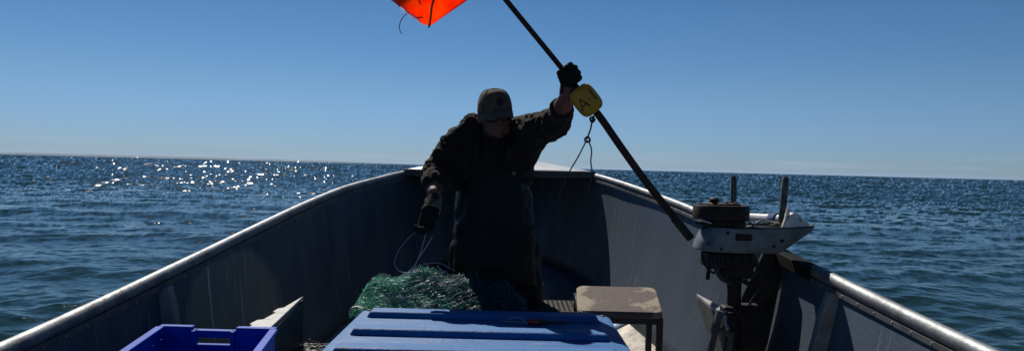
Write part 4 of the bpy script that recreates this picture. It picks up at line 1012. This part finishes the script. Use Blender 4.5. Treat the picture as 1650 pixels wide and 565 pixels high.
# ------------------------------------------------------------------ gill net heap
def net():
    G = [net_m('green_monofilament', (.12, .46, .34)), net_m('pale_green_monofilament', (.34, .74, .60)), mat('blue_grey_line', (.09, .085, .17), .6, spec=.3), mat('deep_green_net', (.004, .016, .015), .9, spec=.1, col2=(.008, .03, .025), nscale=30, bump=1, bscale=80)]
    zb = bench_z; x0, x1, yc = -.66, .08, 3.36
    t = empty('fishing_net', ((x0 + x1) / 2, yc, zb), 'heap of tangled green gill net with dark float line, behind the blue lid', 'fishing net')
    def ribbon(b, pts, w):
        up_ = Vector((random.uniform(-.4, .4), random.uniform(-.6, .2), 1)).normalized(); vs = []
        for i, p in enumerate(pts):
            t_ = (pts[min(i + 1, len(pts) - 1)] - pts[max(i - 1, 0)]).normalized(); c = t_.cross(up_).normalized() * w
            vs += [p - c, p + c]
        b.add(vs, [(2 * i, 2 * i + 1, 2 * i + 3, 2 * i + 2) for i in range(len(pts) - 1)])
    def hgt(x, y):
        u = (x - x0) / (x1 - x0); e = max(0, 1 - abs(2 * u - 1) ** 5.0) ** .5; yy = (y - yc + .155) / .31; f = min(1, max(0, yy / .72) ** .75) * min(1, max(0, (1 - yy) / .12)) ** .5
        return (.122 + .020 * math.exp(-((u - .36) / .2) ** 2) + .045 * noise.noise(Vector((x * 9, y * 9, 0)))) * e * f
    vs = []; NX, NY = 60, 18
    for i in range(NX + 1):
        for j in range(NY + 1):
            x = x0 + (x1 - x0) * i / NX; y = yc - .155 + .31 * j / NY; vs.append((x, y, zb + .9 * hgt(x, y) + .012 * noise.noise(Vector((x * 30, y * 30, 2)))))
    fs = [(i * (NY + 1) + j, i * (NY + 1) + j + 1, (i + 1) * (NY + 1) + j + 1, (i + 1) * (NY + 1) + j) for i in range(NX) for j in range(NY)]
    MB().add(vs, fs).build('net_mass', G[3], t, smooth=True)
    G += [net_m('dark_teal_shaded_netting', (.045, .15, .15))]  # darker right-hand bundle; the fisher's shadow is partly painted into its colour
    for gi, (m_, cnt, r_) in enumerate(((G[0], 3000, .00085), (G[1], 1700, .0008), (G[2], 420, .0014), (G[4], 2400, .0009))):
        b = MB()
        for s in range(cnt):
            x = random.uniform(x0 + .01, x1 - .01)
            if gi == 2 and random.random() < .8: x = random.gauss(-.36, .08)
            sp_ = -.30 + .05 * math.sin(s * .7)
            if gi < 2 and x > sp_ and random.random() < .93: x = random.uniform(x0 + .01, sp_)
            if gi == 3: x = random.uniform(sp_ - .03, x1 - .01)
            y = random.uniform(yc - .15, yc + .13); a = random.gauss(0, .55) + (0 if random.random() < .8 else 1.5) + .6 * noise.noise(Vector((x * 6, y * 6, 4)))
            if random.random() < .5: a += math.pi
            ln = random.uniform(.05, .22); pts = []; kk = random.uniform(-9, 9); n = 7; lf = random.random() ** 3 * .045; w0 = random.uniform(0, 6)
            if gi == 2 : lf += .012
            for k in range(n):
                pts.append(Vector((x, y, zb + hgt(x, y) * random.uniform(.95, 1.0) + .003 + lf * math.sin(math.pi * k / (n - 1)) + .003 * math.sin(k * 2 + w0))))
                x += math.cos(a) * ln / n; y += math.sin(a) * ln / n * .7; a += kk * ln / n + random.uniform(-.25, .25)
                x = min(max(x, x0), x1); y = min(max(y, yc - .152), yc + .152)
            if (pts[0] - pts[-1]).length > .01:
                if gi != 2: ribbon(b, pts, r_ * 1.3)
                else: b.tube(pts, r_, 3, caps=False)
        setp(b.build(('net_strands', 'net_strands', 'float_line', 'net_strands')[gi], m_, t), kind='stuff')
    # draped front edge on the lid
    LN = mat('pale_violet_line', (.30, .28, .36), .5)
    def ln(pts, r=.0016, m_=LN, nm='lead_line'): MB().tube(smoothpath(pts, 6), r, 6, caps=False).build(nm, m_, t, smooth=True)
    h = at(690, 364, 3.36)
    ln([h, at(672, 372, 3.35), at(654, 388, 3.34), at(640, 408, 3.33), at(636, 425, 3.33), at(643, 436, 3.33), at(660, 439, 3.33), at(680, 436, 3.33)])
    ln([h, at(684, 385, 3.36), at(676, 410, 3.36), at(668, 430, 3.36), at(655, 455, 3.36)])
    ln([at(697, 381, 3.36), at(684, 402, 3.36), at(672, 420, 3.36), at(662, 440, 3.36)])
    ln([at(660, 440, 3.33), at(672, 430, 3.32), at(690, 424, 3.32), at(710, 424, 3.32), at(722, 430, 3.33), at(733, 436, 3.36)], .0018)
    ln([at(706, 427, 3.30), at(708, 433, 3.3), at(716, 438, 3.3)], .0018)
    ln([at(676, 503, 3.21), at(700, 499, 3.2), at(725, 499, 3.2), at(750, 504, 3.2)], .0018)
    ln([h + Vector((.005, 0, 0)), at(683, 368, 3.35), at(678, 364, 3.35), at(684, 360, 3.36)], .0014)
    MB().tube(smoothpath([at(590, 497, 3.25), at(578, 494, 3.25), at(566, 498, 3.24), at(566, 505, 3.23), at(580, 506, 3.23)], 5), .006, 8).build('net_ring', mat('grey_ring', (.15, .16, .17), .5), t, smooth=True)
net()
def tangle():
    m = mat('dark_old_twine', (.035, .035, .03), .9)
    b = MB(); c = at(528, 556, 2.75); random.seed(11)
    base = Vector((-.72, 2.72, FLOOR))
    for k in range(38):
        pts = []; p = c + Vector((random.gauss(0, .03), random.gauss(0, .03), random.gauss(-.01, .012)))
        a = random.uniform(0, 6.28)
        for i in range(9):
            pts.append(p.copy()); a += random.uniform(-.9, .9); p += Vector((math.cos(a) * .016, math.sin(a) * .016, random.gauss(0, .004)))
        b.tube(pts, .0012, 4, caps=False)
    b.tube(smoothpath([at(500, 562, 2.75), at(515, 558, 2.75), at(528, 560, 2.75), at(545, 548, 2.8), at(550, 540, 2.85)], 5), .003, 6)
    setp(b.build('twine_tangle', m), 'small tangle of dark twine beside the left edge of the blue lid', 'twine')
    # low fish box under it so that it does not float
    bx = empty('fish_box', (c.x - .0, c.y, FLOOR), 'dark low box on the floor left of the blue tote, under a twine tangle', 'box')
    z1 = c.z - .03; D_ = mat('dark_box_plastic', (.02, .022, .028), .6)
    MB().box((c.x - .03, c.y + .02, (z1 + FLOOR) / 2), (.20, .30, z1 - FLOOR), bev=.01).build('box_body', D_, bx)
    MB().box((c.x - .03, c.y + .02, z1 - .02), (.212, .312, .02), bev=.004).build('box_rim', D_, bx)
tangle()

# ------------------------------------------------------------------ haze over the lake
def haze():
    m = bpy.data.materials.new('lake_haze'); m.use_nodes = True; t = m.node_tree; t.nodes.clear()
    o = t.nodes.new('ShaderNodeOutputMaterial'); v = t.nodes.new('ShaderNodeVolumePrincipled')
    v.inputs['Color'].default_value = (.55, .74, 1.0, 1); v.inputs['Density'].default_value = 5.5e-5; v.inputs['Anisotropy'].default_value = .2
    t.links.new(v.outputs[0], o.inputs['Volume'])
    b = MB().box((0, 0, 22), (66000, 66000, 50)); ob = b.build('haze', m); setp(ob, kind='stuff')
haze()
